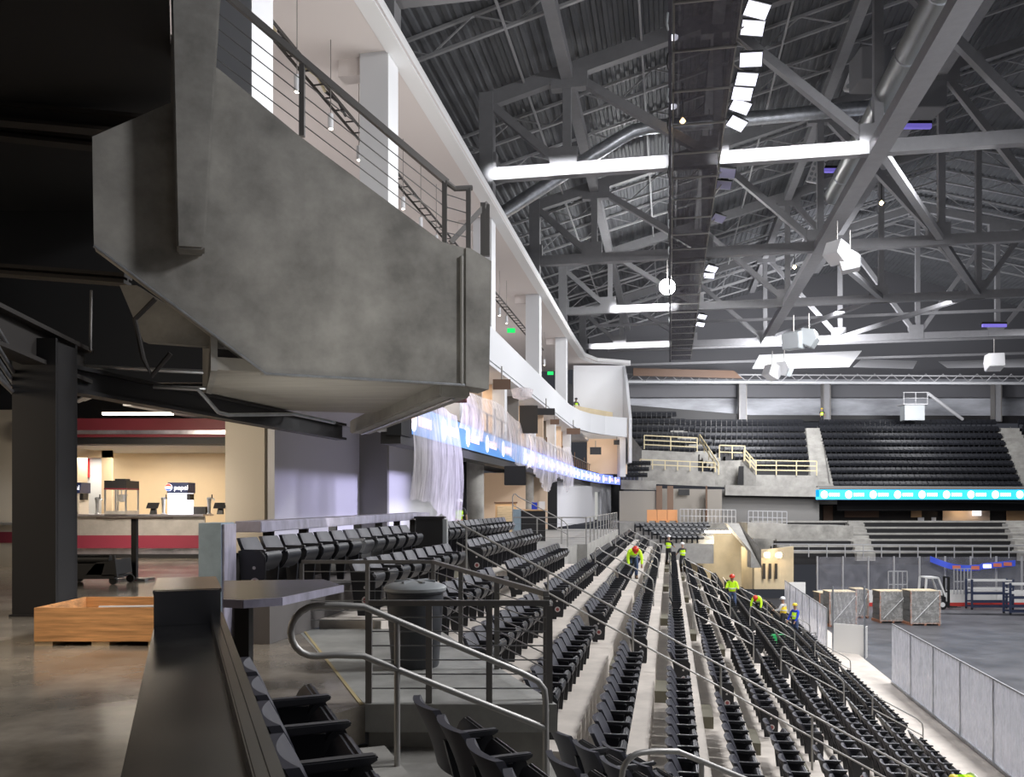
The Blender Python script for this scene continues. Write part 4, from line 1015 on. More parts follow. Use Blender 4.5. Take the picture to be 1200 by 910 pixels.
# loudspeakers in the roof
def speaker(px, py, d, s, rz, ry, lab, mt='speaker_white'):
    a = P(px,py,d); F = Matrix.Translation(a) @ Matrix.Rotation(R(rz), 4, 'Z') @ Matrix.Rotation(R(ry), 4, 'Y')
    t = thing('roof_loudspeaker', lab, 'loudspeaker', a)
    m = MB(F); m.prism([(-.5*s,-.45*s,-.4*s),(.35*s,-.45*s,-.5*s),(.5*s,-.45*s,.1*s),(.2*s,-.45*s,.5*s),(-.5*s,-.45*s,.4*s)], (0,.9*s,0)); m.build('cabinet', mt, t, bevel=.03*s)
    m = MB(F); m.prism([(.38*s,-.4*s,-.46*s),(.52*s,-.4*s,.08*s),(.52*s,.4*s,.08*s),(.38*s,.4*s,-.46*s)], (.02,0,-.01)); m.build('grille', 'bin_lid', t)
    m = MB(); m.tube([a+up*.4*s, a+up*(.4*s+1.2)], .04, 6); m.build('hanger', 'rail_dark', t)
speaker(981,296,43,1.,35,25,'white loudspeaker under the broad diagonal beam, left of the pair')
speaker(996,307,43,1.,-20,-15,'white loudspeaker under the broad diagonal beam, right of the pair')
speaker(930,399,58,1.3,50,-10,'grey loudspeaker of the hanging cluster near the end wall, left one','bin_lid')
speaker(948,396,58,1.2,-30,20,'grey loudspeaker of the hanging cluster near the end wall, right one','bin_lid')
speaker(905,436,66,1.1,20,20,'pale loudspeaker hanging low before the far seats, left of two')
speaker(919,432,66,1.1,-40,10,'pale loudspeaker hanging low before the far seats, right of two')
speaker(1165,424,62,1.2,80,10,'white loudspeaker hanging far right before the end wall')
for px, py, d, lab in ((1003,89,38,'white bracket panel with four round holes beside the steep beam'),(955,201,52,'grey bracket panel with round holes lower along the steep beam')):
    a = P(px,py,d); F = Matrix.Translation(a) @ Matrix.Rotation(R(-35), 4, 'Z') @ Matrix.Rotation(R(22), 4, 'Y')
    t = thing('subwoofer_panel', lab, 'loudspeaker', a)
    m = MB(F); m.box(-.36,.36,0,.3,-.62,.62); m.build('cabinet', 'speaker_white', t)
    for zz in (-.45,-.15,.15,.45):
        for xx in (-.15, .15):
            m = MB(F); m.lathe((xx,-.01,zz), [(.11,0),(.11,.02)], 12, 'y'); m.build('cone', 'bin_lid', t)
# ------------------------------------------------------------------ far end: upper deck of seats
def S(px, py, d): return P(px, py, d)
DR = 84.
rowd = lambda i, o=0: DR+o+.85*i
def rowy(i): return 575-8.1*i
def deck(i0, i1, L, Rr, off=0., dy=0.):
    # rows i0..i1 between two side lines given at the lowest and highest row
    mb = MB()
    for i in range(i0, i1+1):
        f = (i-i0)/max(1, i1-i0); d = rowd(i, off)
        xa = (L[0]+(L[1]-L[0])*f-600)/1000*d; xb = (Rr[0]+(Rr[1]-Rr[0])*f-600)/1000*d
        z = H+(590-rowy(i)-dy)/1000*d-.75
        mb.box(xa, xb, d-.42, d+.44, z-1.2, z)
        n = max(1, int((xb-xa)/.54))
        for j in range(n):
            x = xa+(xb-xa)*(j+.5)/n
            if -70 < x*1000/d-600+1200 < 1300: far_seat(Matrix.Translation((x, d, z)) @ Matrix.Rotation(R(-90), 4, 'Z') @ Matrix.Diagonal((1,1,1.4,1)), 1.1)
    return mb
dk = deck(0, 10, (979,960), (1201,1168))
dm = deck(4, 10, (872,803), (949,942))
dl = deck(6, 11, (722,722), (845,793), 0, -1)
dr = deck(0, 10, (1240,1194), (1330,1300))
for q in (dk, dm, dl, dr): struct(q, 'far_deck_rows', 'dark_steel')
def stair(pA, pB, pC, pD, i0, i1, n, lab):
    # steps from the low edge pA-pB to the high edge pC-pD (columns of the photo)
    m = MB()
    for k in range(n):
        f = k/(n-1); i = i0+(i1-i0)*f; d = rowd(i)-.35; z = H+(590-rowy(i))/1000*d-.72
        xa = (pA+(pC-pA)*f-600)/1000*d; xb = (pB+(pD-pB)*f-600)/1000*d
        m.box(xa, xb, d-.45, d+.6, z-.6, z)
    struct(m, lab, 'precast_light')
stair(951,979,943,959,0,10,22,'far_stair')
stair(848,872,785,800,3,10,16,'far_stair')
stair(1203,1240,1170,1192,0,10,22,'far_stair')
# end wall behind the top row with columns
DW = 96.5
m = MB(); a, b = S(690,0,DW), S(1260,0,DW); a.z = b.z = 0
za, zb_ = S(0,489,DW).z-.5, S(0,444,DW).z
m.prism([a+up*za, b+up*za, b+up*zb_, a+up*zb_], (0,.3,0)); struct(m, 'end_wall', 'far_wall')
m = MB(); m.prism([a+up*S(0,466,96).z, b+up*S(0,466,96).z, b+up*S(0,452,96).z, a+up*S(0,452,96).z], (0,-1.2,0)); struct(m, 'end_wall_beam', 'far_wall_dark')
m = MB(); m.prism([a+up*zb_, b+up*zb_, b+up*(zb_+14), a+up*(zb_+14)], (0,.3,0)); struct(m, 'end_wall_upper', 'far_wall_dark')
m = MB(); m.prism([S(735,487,94.5)-up*.4, S(1240,492,94.5)-up*.4, S(1240,487,94.5), S(880,486,94.5), S(735,474,94.5)], (0,.2,0)); struct(m, 'end_wall_skirt', 'dark_steel')
for i, px in enumerate((870, 968, 1168)):
    x = S(px,0,93.8).x; t = thing('end_wall_column', f'grey steel column before the far end wall, {ORD[i+1]} from the suites', 'column', (x,93.8,S(0,492,93.8).z), 0)
    m = MB(); m.box(x-.35,x+.35,93.6,94.2,S(0,494,93.8).z,S(0,449,93.8).z); m.build('shaft', 'truss', t)
    m = MB(); m.box(x-.42,x-.33,93.5,94.3,S(0,494,93.8).z,S(0,449,93.8).z); m.box(x+.33,x+.42,93.5,94.3,S(0,494,93.8).z,S(0,449,93.8).z); m.build('flange', 'rail_dark', t)
m = MB(); m.tube([S(735,447,92), S(1240,449,92)], .16, 8); m.build('header_pipe', 'white', None, smooth=True, label='long white pipe running along the top of the far end wall', cat='pipe')
m = MB(); m.tube([S(735,438,91), S(1240,441,91)], .08, 6)
for i in range(26): m.tube([S(735+i*20,447,92), S(745+i*20,438,91), S(755+i*20,447,92)], .05, 5)
m.build('end_wall_lattice', 'joist', None, label='thin lattice strut along the top of the far end wall', cat='lattice')
m = MB(); m.prism([S(742,431,90), S(860,434,90), S(870,443,90), S(742,440,90)], (0,.3,0)); m.build('brown_board', 'wood_dark', None, label='long brown board band high at the far end beside the canopy', cat='board')
# white lit roof panels at the far end
for i, (pp, mt_, lab) in enumerate((([(890,416),(1010,411),(995,430),(882,432)],'panel_white','brightly lit white roof panel hanging at the far end left of centre'),
      ([(1010,421),(1075,423),(1070,432),(1000,430)],'wall_paint','dimmer roof panel hanging just right of the bright one'),([(1100,424),(1215,420),(1215,430),(1110,431)],'wall_paint','dim roof panel hanging at the far right end'))):
    m = MB(); m.prism([S(*q,78+ (3 if k in (0,1) else 0)) for k, q in enumerate(pp)], (0,.1,.05)); m.build('roof_panel', mt_, None, label=lab, cat='panel')
# tv platform
t = thing('camera_platform', 'small railed camera platform on the far end wall', 'platform', S(1073,472,90))
m = MB(); a = S(1073,474,90); m.box(a.x-1.3,a.x+1.3,a.y,a.y+1.6,a.z,a.z+.12); m.build('deck', 'joist', t)
m = MB(); m.box(a.x-1.0,a.x+1.1,a.y+.3,a.y+1.4,a.z-1.6,a.z); m.build('base_box', 'bin_lid', t)
for dx in (-1.25,0,1.25):
    m = MB(); m.bar((a.x+dx,a.y,a.z),(a.x+dx,a.y,a.z+1.3),.07,.07,(0,1,0)); m.build('post', 'joist', t)
m = MB(); m.bar((a.x-1.3,a.y,a.z+1.3),(a.x+1.3,a.y,a.z+1.3),.08,.08); m.bar((a.x-1.3,a.y,a.z+.7),(a.x+1.3,a.y,a.z+.7),.06,.06); m.build('rail', 'joist', t)
m = MB(); m.tube([a+Vector((1.3,0,1.2)), S(1128,491,92)], .17, 8); m.build('brace_tube', 'joist', t)
# fronts and vomitories of the upper deck
def face(name, mt_, pts, th=.3):
    m = MB(); m.prism(pts, (0,th,0)); return struct(m, name, mt_)
face('vomitory_front', 'precast_light', [S(752,527,84.5), S(818,530,84.5), S(818,552,84.5), S(752,547,84.5)])
face('deck_front', 'precast_light', [S(748,547,82), S(838,553,82), S(838,570,82), S(748,566,82)])
face('deck_front', 'precast_light', [S(850,568,81), S(960,571,81), S(960,582,81), S(850,580,81)])
face('vomitory_front', 'precast_light', [S(885,556,83.5), S(958,557,83.5), S(958,572,83.5), S(885,570,83.5)])
face('vomitory_wall', 'precast', [S(838,540,84), S(886,538,84), S(886,572,84), S(838,570,84)])
face('vomitory_wall', 'precast_light', [S(868,540,83), S(886,558,82), S(886,572,82), S(868,572,83)], .1)
m = MB(); m.prism([S(732,500,86), S(752,526,84.4), S(752,548,84.4), S(732,540,86)], (0,.3,0)); struct(m, 'vomitory_wall', 'precast_light')
m = MB(); m.prism([S(866,546,82.8), S(872,546,82.8), S(872,568,82.8), S(864,568,82.8)], (0,.1,0)); struct(m, 'door_3', 'dark')
face('deck_front', 'precast_light', [S(728,562,80.5), S(769,563,80.5), S(769,574,80.5), S(728,573,80.5)])
# black seats on the low balcony left of the vomitory go with the mass
for i in range(3):
    for j in range(9):
        d = 79+i*.9; p = S(722+j*4.2+i*2, 558-i*7, d); far_seat(Matrix.Translation(p-up*.4) @ Matrix.Rotation(R(-90), 4, 'Z'), 1.1)
def rail_run(lab, pts, h, nposts, mt_='yellow_rail', bars=2, r=.05, cat='railing', group=None, name='far_railing'):
    t = thing(name, lab, cat, pts[0], 0, group)
    for b in range(bars):
        z = up*h*(1-b/bars); m = MB()
        for a, c in zip(pts, pts[1:]): m.bar(a+z, c+z, r*1.6, r*2)
        m.build('rail', mt_, t)
    for a, c in zip(pts, pts[1:]):
        for i in range(nposts+1):
            p = a+(c-a)*i/nposts; m = MB(); m.bar(p, p+up*h, r*1.8, r*1.8, (0,1,0)); m.build('post', mt_, t)
rail_run('yellow timber railing before the upper left far seats', [S(755,526,84), S(817,529,84)], 1.35, 2, bars=3)
rail_run('yellow timber railing over the small far exit tunnel', [S(843,537,84), S(873,538,84)], 1.3, 2, bars=2)
rail_run('yellow timber railing before the middle far seats, left of the far stair', [S(886,556,83.2), S(957,557,83.2)], 1.4, 3, bars=3)
rail_run('sloping yellow handrail beside the small far exit tunnel', [S(872,540,83.6), S(886,556,83)], 1.2, 2, bars=3)
rail_run('sloping yellow handrail down the left far stair', [S(820,522,85), S(842,556,82)], 1.1, 4, bars=2)
rail_run('low yellow railing on the concrete deck front at the far left', [S(750,549,81.8), S(838,553,81.8)], .9, 6, bars=2)
m = MB(); m.tube([S(958,500,93), S(966,526,89), S(972,566,84.5)], .05, 6); m.tube([S(1184,500,93), S(1200,540,89)], .05, 6); m.build('stair_handrail', 'rail_dark', None, label='thin dark handrail down the far stair at centre', cat='handrail')
# far ribbon screen
t0 = [S(956,582,81), S(1260,586,81)]
for p in t0: p.z = 0
t0 = [Vector((t0[0].x,81,0)), Vector((t0[1].x,81,0))]
ribbon('ribbon_screen', 'cyan ribbon screen with white logos under the far upper seats', t0, S(0,585,81).z, S(0,573.5,81).z, 2.32, .8, 'led_cyan', 'led_white', 'led_white', 0)
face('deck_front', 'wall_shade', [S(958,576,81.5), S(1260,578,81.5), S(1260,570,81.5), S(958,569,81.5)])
# dark suites under the far deck
face('far_suite_wall', 'beam_dark', [S(850,582,86), S(1300,584,86), S(1300,640,86), S(850,640,86)])
face('far_suite_slab', 'dark', [S(850,580,81.6), S(1300,588,81.6), S(1300,592,81.6), S(850,582,81.6)], 4)
for px0, px1, y0, y1, mt_, nm in ((1105,1160,590,613,'suite_wall','far_suite_room'),(1068,1080,592,606,'suite_wood','far_suite_room'),(1180,1205,592,610,'suite_wood','far_suite_room'),(990,1030,590,606,'wood_dark','far_suite_room'),(965,976,592,612,'wood_dark','far_suite_room')):
    m = MB(); m.prism([S(px0,y1,85.7), S(px1,y1,85.7), S(px1,y0,85.7), S(px0,y0,85.7)], (0,.1,0)); struct(m, nm, mt_)
for px0, px1, y0, y1, mt_, lab, nm in ((1140,1150,596,604,'glow_white','small white lit window in the warm far suite under the cyan screen','lit_panel'),(1076,1083,606,611,'white_plain','pale square sign at the dark far suites, left one','notice'),(1092,1097,606,612,'white_plain','pale square sign at the dark far suites, right one','notice'),(1120,1160,611,617,'far_wall_dark','dark bar counter before the warm far suite','serving_counter')):
    m = MB(); m.prism([S(px0,y1,85.2), S(px1,y1,85.2), S(px1,y0,85.2), S(px0,y0,85.2)], (0,.1,0)); m.build(nm, mt_, None, label=lab, cat='panel')
# concourse walls at the far left corner
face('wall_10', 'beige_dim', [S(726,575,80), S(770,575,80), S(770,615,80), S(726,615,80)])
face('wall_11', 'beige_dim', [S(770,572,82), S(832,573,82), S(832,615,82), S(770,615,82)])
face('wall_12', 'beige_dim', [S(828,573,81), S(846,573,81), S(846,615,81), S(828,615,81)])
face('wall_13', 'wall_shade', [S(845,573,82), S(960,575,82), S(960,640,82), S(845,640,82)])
for px0, px1, nm in ((769,776,'door_4'),(782,789,'door_5'),(827,829,'trim_4')):
    m = MB(); m.prism([S(px0,610,79.8), S(px1,610,79.8), S(px1,569,79.8), S(px0,569,79.8)], (0,.1,0)); struct(m, nm, 'wood_dark')
m = MB(); m.prism([S(795,580,81.6), S(808,580,81.6), S(808,573,81.6), S(795,573,81.6)], (0,.1,0)); m.build('wall_screen', 'black', None, label='black screen on the beige far corner wall', cat='screen')
m = MB(); m.prism([S(726,612,72), S(1000,616,72), S(1000,650,72), S(726,650,72)], (0,9,0)); struct(m, 'far_concourse_slab', 'precast')
for i in range(4):
    for j in range(14-2*i):
        d = 66+1.0*(3-i); p = S(748+6.2*j+i*10, 617+4.6*i, d); far_seat(Matrix.Translation(p-up*.4) @ Matrix.Rotation(R(-70), 4, 'Z'), 1.1)
    m = MB(); a, b = S(740+i*10,0,66+3-i), S(835,0,66+3-i); z = S(0,617+4.6*i,66+3-i).z-.4; m.box(a.x, b.x, 65.6+3-i, 66.6+3-i, z-1.5, z); struct(m, 'corner_terrace', 'precast_light')
# orange barriers and steel barriers on the far landing
for i, px in enumerate((764, 776, 788)):
    t = thing('crowd_barrier', f'orange crowd barrier on the far landing, {ORD[i+1]} from the left', 'barrier', S(px,612,70), 0, 'orange barriers on the far landing')
    a = S(px,612,70); m = MB(); m.box(a.x-.4,a.x+.4,a.y,a.y+.08,a.z+.15,a.z+1.05); m.build('panel', 'orange_barrier', t)
    for s in (-.35,.35):
        m = MB(); m.box(a.x+s-.06,a.x+s+.06,a.y-.25,a.y+.3,a.z-.05,a.z+.15); m.build('foot', 'orange_barrier', t)
rail_run('grey tube railing on the far landing beside the orange barriers', [S(797,612,69.5), S(862,613,69.5)], 1.1, 14, 'joist', 2, .03)
rail_run('grey tube railing on the far concrete block', [S(877,613,67.5), S(922,614,67.5)], 1.0, 8, 'joist', 2, .03)
# vomitory and concrete blocks at the corner of the lower bowl
face('vomitory_back', 'tan', [S(792,622,70), S(882,622,70), S(882,690,70), S(792,690,70)])
face('vomitory_side', 'tan', [S(870,640,66), S(882,648,64), S(882,690,64), S(870,690,66)])
face('corner_block', 'precast_light', [S(876,612,67), S(922,613,67), S(924,632,67), S(876,630,67)], 3)
m = MB(); m.prism([S(852,613,66.5), S(866,613,66.5), S(892,644,62), S(892,665,62), S(880,665,62), S(880,646,62)], (0,1,0)); struct(m, 'sloping_soffit', 'precast_light')
face('corner_room', 'tan', [S(884,645,63.5), S(930,640,63.5), S(930,690,63.5), S(884,690,63.5)])
for i, px in enumerate((894, 901, 908)):
    m = MB(); m.prism([S(px,678,63.3), S(px+3,678,63.3), S(px+3,660,63.3), S(px,660,63.3)], (0,.05,0)); m.build('dark_locker', 'beam_dark', None, label=f'dark upright locker under the corner lamps, {ORD[i+1]} from the left', cat='locker', group='lockers under the corner lamps')
for i, px in enumerate((899, 913)):
    a = S(px,650,62.8); t = thing('wall_lamp', f"small bright lamp in the room under the corner stand, {'left' if i == 0 else 'right'} one", 'lamp', a)
    m = MB(); m.lathe((a.x,a.y,a.z), [(.05,-.1),(.22,0),(.05,.1)], 12, 'y'); m.build('bulb', 'bulb_warm', t, smooth=True)
    m = MB(); m.box(a.x-.25,a.x+.25,a.y+.1,a.y+.2,a.z-.2,a.z+.2); m.build('back_plate', 'bin_lid', t)
a = S(845,622,66); m = MB(); m.box(a.x-1.2,a.x+1.4,a.y,a.y+.3,a.z-.12,a.z+.03); m.build('strip_light', 'spot_lit', None, label='bright strip light over the corner exit tunnel', cat='light')
# lower far bowl: bare terraces with stairs
for i in range(6):
    d = 68+1.6*i; y0, y1 = 650-7.2*i, 645.5-7.2*i
    m = MB(); z = S(0,y0-2,d).z; m.box(S(880+ (0 if i > 3 else 30),0,d).x, S(1270,0,d).x, d, d+1.7, z-.9, z); struct(m, 'far_terrace', 'dark_steel')
    m = MB(); m.box(S(880+(0 if i > 3 else 30),0,d).x, S(1270,0,d).x, d-.03, d+.35, z, z+.16); struct(m, 'far_terrace_edge', 'precast_light')
for a, b, c, e in ((1004,1026,994,1012),(1195,1225,1180,1204)):
    m = MB()
    for k in range(12):
        f = k/11; d = 67.6+8.2*f; z = S(0,648-38*f,d).z; m.box(S(a+(c-a)*f,0,d).x, S(b+(e-b)*f,0,d).x, d, d+.9, z-.6, z)
    struct(m, 'far_stair', 'precast_light')
rail_run('long tube railing along the front of the far lower terraces', [S(905,652,67), S(1225,654,67)], 1.0, 15, 'joist', 2, .035)
# ------------------------------------------------------------------ the rink
RZ = -6.1
m = MB(FB); m.box(7.0,62,-20,64,RZ-.2,RZ); struct(m, 'rink_floor', 'rink')
m = MB(); m.box(0,60,60,70,RZ-.22,RZ-.01); struct(m, 'rink_apron', 'rink')
def glass(x, y, lab, L, z0, z1, mt_='glass_dirty', F=FB, group='rink glass panels'):
    t = thing('glass_panel', lab, 'glass panel', F @ Vector((x,y,z0)), -A, group)
    q = MB(F); q.box(x-.01,x+.01,y+.03,y+L-.03,z0+.06,z1); q.build('pane', mt_, t, recalc=True)
    q = MB(F); q.box(x-.03,x+.03,y-.03,y+.03,z0,z1); q.build('edge_post', 'galv', t)
    q = MB(F); q.box(x-.05,x+.05,y,y+L,z0,z0+.1); q.build('sill', 'galv', t)
    q = MB(F); q.box(x-.02,x+.02,y,y+L,z1-.03,z1+.01); q.build('top_trim', 'joist', t)
GY = 36.6
for i in range(8):
    y = GY-2.75*(i+1)
    glass(8.8, y, f'dirty clear rink glass panel beside the white walkway, {ORD[i+1]} from the gate opening', 2.75, zk(8), -3.23)
for i in range(6):
    y = 44.2+2.6*i
    glass(7.6, y, f'dirty rink glass panel past the gate, {ORD[i+1]} beyond the white gate board', 2.6, zk(8), -3.55)
t = thing('gate_board', 'white rink gate board standing open between the glass runs', 'gate', P(994,771,41))
a, b = P(976,770,41.6), P(1012,774,40.8); a.z = b.z = zk(8)-.2
m = MB(); m.prism([a, b, b+up*1.6, a+up*1.6], (0,.1,0)); m.build('panel', 'board_white', t)
m = MB(); m.prism([b+Vector((.06,0,0)), b+Vector((.4,.5,0)), b+Vector((.4,.5,1.5)), b+Vector((.06,0,1.5))], (0,.08,0)); m.build('side_leaf', 'board_white', t)
m = MB(); m.bar(b+Vector((.03,-.03,0)), b+Vector((.03,-.03,3.5)), .07, .07, (0,1,0)); m.bar(a, a+up*3.4, .06, .06, (0,1,0)); m.build('post', 'galv', t)
m = MB(); m.prism([a+up*1.62, b+up*1.62, b+up*3.4, a+up*3.4], (0,.02,0)); m.build('glass', 'glass_clear', t)
m = MB(FB); m.box(7.4,8.8,36.7,43.8,zk(8)-.3,zk(8)-.05); struct(m, 'gate_sill', 'board_white')
# white board inside the glass near the corner
m = MB(); m.prism([S(925,682,56), S(944,682,56), S(944,700,56), S(925,690,56)], (0,.1,0)); m.build('bench_board', 'board_white', None, label='white board leaning inside the corner glass behind the workers', cat='board')
# far boards with red kick strip, glass above
DBd = 64.2
for i in range(9):
    px0, px1 = 958+i*30, 958+(i+1)*30
    x0, x1 = S(px0,0,DBd).x, S(px1,0,DBd).x
    t = thing('rink_board', f'white far rink board with red kick strip, {ORD[i+1]} from the corner', 'board', ((x0+x1)/2,DBd,RZ), 0, 'far rink boards')
    m = MB(); m.box(x0+.02,x1-.02,DBd,DBd+.15,RZ+.27,RZ+1.2); m.build('panel', 'board_white', t)
    m = MB(); m.box(x0,x1,DBd-.01,DBd+.15,RZ,RZ+.27); m.build('kick_strip', 'board_red', t)
    t = thing('glass_panel', f'clear far rink glass pane above the boards, {ORD[i+1]} from the corner', 'glass panel', ((x0+x1)/2,DBd+.1,RZ+1.2), 0, 'far rink glass panes')
    m = MB(); m.box(x0+.04,x1-.04,DBd+.05,DBd+.07,RZ+1.2,RZ+3.7); m.build('pane', 'glass_clear', t)
    m = MB(); m.box(x0-.05,x0+.05,DBd,DBd+.1,RZ+1.2,RZ+3.75); m.build('post', 'joist', t)
# banner on the far glass
m = MB()
def bfn(u, v):
    px = 1090+100*u; py = 651+(11*math.sin(min(1,u*1.9)*math.pi*.62) if u < .6 else 9-4*(u-.6)/.4)+(7)*v; return tuple(S(px, py, 63.8+.1*math.sin(u*20)))
m.grid(bfn, 40, 2); t = m.build('sagging_banner', 'banner_blue', None, recalc=False, label='sagging blue banner with orange patches on the far rink glass', cat='banner')
for u in (.30,.52,.66,.78,.9):
    m = MB(); c = Vector(bfn(u,.5)); m.box(c.x-.3,c.x+.3,c.y-.12,c.y-.1,c.z-.13,c.z+.13); m.build('patch', 'banner_orange' if u != .66 else 'sign_white', t)
# pallets of stacked panels
def pallet(px0, px1, py0, d, h, lab, wrap=True):
    x0, x1 = S(px0,0,d).x, S(px1,0,d).x; z = RZ
    t = thing('wrapped_pallet', lab, 'pallet', ((x0+x1)/2,d,z), 0)
    m = MB()
    for f in (0,.5,1): m.box(x0+(x1-x0-.12)*f,x0+(x1-x0-.12)*f+.12,d,d+1.3,z,z+.1)
    m.box(x0,x1,d,d+1.3,z+.1,z+.16); m.build('pallet_base', 'pallet_wood', t)
    n = 5
    for i in range(n):
        m = MB(); m.box(x0+.05+.02*(i%2),x1-.05,d+.05,d+1.25,z+.17+(h-.17)*i/n,z+.15+(h-.17)*(i+1)/n); m.build('stacked_panel', 'panel_grey', t)
    m = MB(); m.box(x0+.02,x1-.02,d+.0,d+1.3,z+h,z+h+.05); m.build('top_sheet', 'tan', t)
    if wrap:
        m = MB(); m.grid(lambda u, v: (x0-.03+(x1-x0+.06)*u, d-.05-.04*math.sin(u*40+v*9), z+.1+(h-.02)*v), 30, 12); m.build('film', 'wrap', t, smooth=True, recalc=False)
        m = MB(); m.bar((x0+.2,d-.1,z+.3),(x1-.1,d-.1,z+h-.2),.05,.02); m.build('strap', 'white_plain', t)
    for xx in (x0, x1-.07):
        m = MB(); m.box(xx,xx+.07,d-.02,d+.04,z+.1,z+h); m.build('corner_board', 'pallet_wood', t)
pallet(972,1004,690,53.4,2.15,'tall wrapped pallet of grey panels just beyond the gate board')
pallet(1031,1063,694,55.2,2.0,'wrapped pallet of grey panels left of the front one by the forklift')
pallet(1067,1102,693,54.0,2.15,'wrapped pallet of grey panels in front of the forklift')
pallet(1003,1018,690,57.5,1.9,'narrow wrapped pallet behind the tall one by the gate')
pallet(960,976,695,58,1.6,'low dark pallet behind the corner glass left of the tall one', False)
# forklift
t = thing('forklift', 'white and black forklift parked behind the wrapped pallets', 'forklift', S(1098,712,62.2))
g = S(1098,712,62.2); gx, gy = g.x, g.y; z = RZ
m = MB(); m.box(gx-1.3,gx+.5,gy,gy+1.1,z+.35,z+1.0); m.build('chassis', 'black', t, bevel=.05)
m = MB(); m.prism([(gx-1.35,gy,z+.4),(gx-.75,gy,z+.4),(gx-.75,gy,z+1.15),(gx-1.25,gy,z+1.1)], (0,1.1,0)); m.build('counterweight', 'fork_white', t, bevel=.04)
for yy in (gy+.03, gy+1.05):
    m = MB(); m.bar((gx-.85,yy,z+1.0),(gx-.75,yy,z+2.3),.12,.12,(0,1,0)); m.bar((gx-.75,yy,z+2.3),(gx+.1,yy,z+2.3),.12,.12); m.bar((gx+.1,yy,z+2.3),(gx+.62,yy,z+.95),.12,.12,(0,1,0)); m.build('cab_frame', 'fork_white', t)
m = MB(); m.box(gx-.75,gx+.1,gy+.05,gy+1.05,z+2.27,z+2.36); m.build('cab_roof', 'fork_white', t)
m = MB(); m.box(gx-.6,gx-.1,gy+.3,gy+.8,z+1.0,z+1.12); m.box(gx-.68,gx-.56,gy+.3,gy+.8,z+1.05,z+1.6); m.build('driver_seat', 'black', t)
m = MB(); m.tube([(gx+.25,gy+.55,z+1.0),(gx+.1,gy+.55,z+1.4)], .03, 6); m.lathe((gx+.08,gy+.55,z+1.42), [(.18,-.015),(.2,0),(.18,.015)], 16); m.build('steering_wheel', 'black', t)
for yy in (gy+.2, gy+.85):
    m = MB(); m.bar((gx+.95,yy,z+.1),(gx+.95,yy,z+2.35),.14,.12,(0,1,0)); m.build('mast_rail', 'black', t)
m = MB()
for zz in (.4, 1.2, 2.25): m.box(gx+.9,gx+1.0,gy+.2,gy+.85,z+zz,z+zz+.12)
m.build('mast_crossbar', 'black', t)
for yy in (gy+.25, gy+.8):
    m = MB(); m.prism([(gx+1.0,yy,z+.1),(gx+1.9,yy,z+.1),(gx+1.9,yy,z+.14),(gx+1.06,yy,z+.18),(gx+1.06,yy,z+.8),(gx+1.0,yy,z+.8)], (0,.1,0)); m.build('fork', 'black', t)
for xx, rr in ((gx-.95,.28),(gx+.35,.36)):
    for yy in (gy-.03, gy+1.1):
        m = MB(); m.lathe((xx,yy,z+rr), [(rr*.55,-.1),(rr,-.09),(rr,.09),(rr*.55,.1)], 18, 'y'); w = m.build('wheel', 'black', t)
        m = MB(); m.lathe((xx,yy-.1,z+rr), [(.1*0+rr*.5,-.02),(rr*.45,.02)], 14, 'y'); m.build('hub', 'fork_white', w)
# rolling racks
for i, (px0, px1, py, lab) in enumerate(((1139,1187,714,'long rolling rack with dark posts and pale shelves on the rink floor'),(1184,1232,720,'rolling rack cut off by the right edge of the picture'))):
    d = (H-RZ)/(py-590)*1000; x0, x1 = S(px0,0,d).x, S(px1,0,d).x; z = RZ
    t = thing('rolling_rack', lab, 'rack', ((x0+x1)/2,d,z))
    for xx in (x0, x1):
        for yy in (d, d+.8):
            m = MB(); m.bar((xx,yy,z+.12),(xx,yy,z+2.2),.12,.12,(0,1,0)); m.build('post', 'rack_blue', t)
            m = MB(); m.lathe((xx,yy,z+.08), [(.03,-.04),(.08,-.03),(.08,.03),(.03,.04)], 12, 'y'); m.build('caster', 'black', t)
    for zz, mm in ((.2,'rack_blue'),(.55,'rack_blue'),(1.15,'rack_blue'),(1.5,'fork_white'),(2.1,'fork_white')):
        m = MB(); m.box(x0,x1,d-.02,d+.04,z+zz-.05,z+zz+.06); m.box(x0,x1,d+.76,d+.82,z+zz-.05,z+zz+.06); m.build('shelf_rail', mm, t)
rail_run('pale steel barrier leaning at the far boards behind the pallets', [S(1041,700,61.5), S(1063,700,61.5)], 1.9, 4, 'joist', 2, .035, name='steel_barrier', cat='barrier')
rail_run('pale steel barrier standing beside the forklift mast', [S(1118,696,63.4), S(1138,696,63.4)], 1.9, 5, 'joist', 2, .03, name='steel_barrier', cat='barrier')
# short bench by the glass and bits
t = thing('slatted_bench', 'small pale slatted bench by the glass near the two talking workers', 'bench', P(951,752,44.5))
b = P(951,756,44.3)
for i in range(5):
    m = MB(); m.box(b.x-.5,b.x+.4,b.y+.1*i,b.y+.1*i+.05,b.z+.14*i,b.z+.14*i+.06); m.build('slat', 'white_plain', t)
for s in (-.45,.35):
    m = MB(); m.bar((b.x+s,b.y,b.z-.15),(b.x+s,b.y+.45,b.z+.62),.05,.06); m.build('side_frame', 'joist', t)
m = MB(); c = P(903,751,36.5); m.box(c.x-.3,c.x+.25,c.y-1.2,c.y-.9,c.z-.2,c.z+.45); m.build('tool_bucket', 'green_paint', None, bevel=.04, label='bright green tool bag hanging on the seats below the bending worker', cat='bag')
m = MB(); c = P(873,733,41); m.box(c.x-.65,c.x+.65,c.y,c.y+.4,c.z-.08,c.z+.08); m.build('plank', 'bin_lid', None, label='short grey plank lying across the seat backs', cat='plank')
rest.F = I4
rest.build('stadium_seats', 'seat', None, label='mass of black folding seats filling the lower bowl and the far upper deck', cat='seats', group='distant seats', kind='stuff')
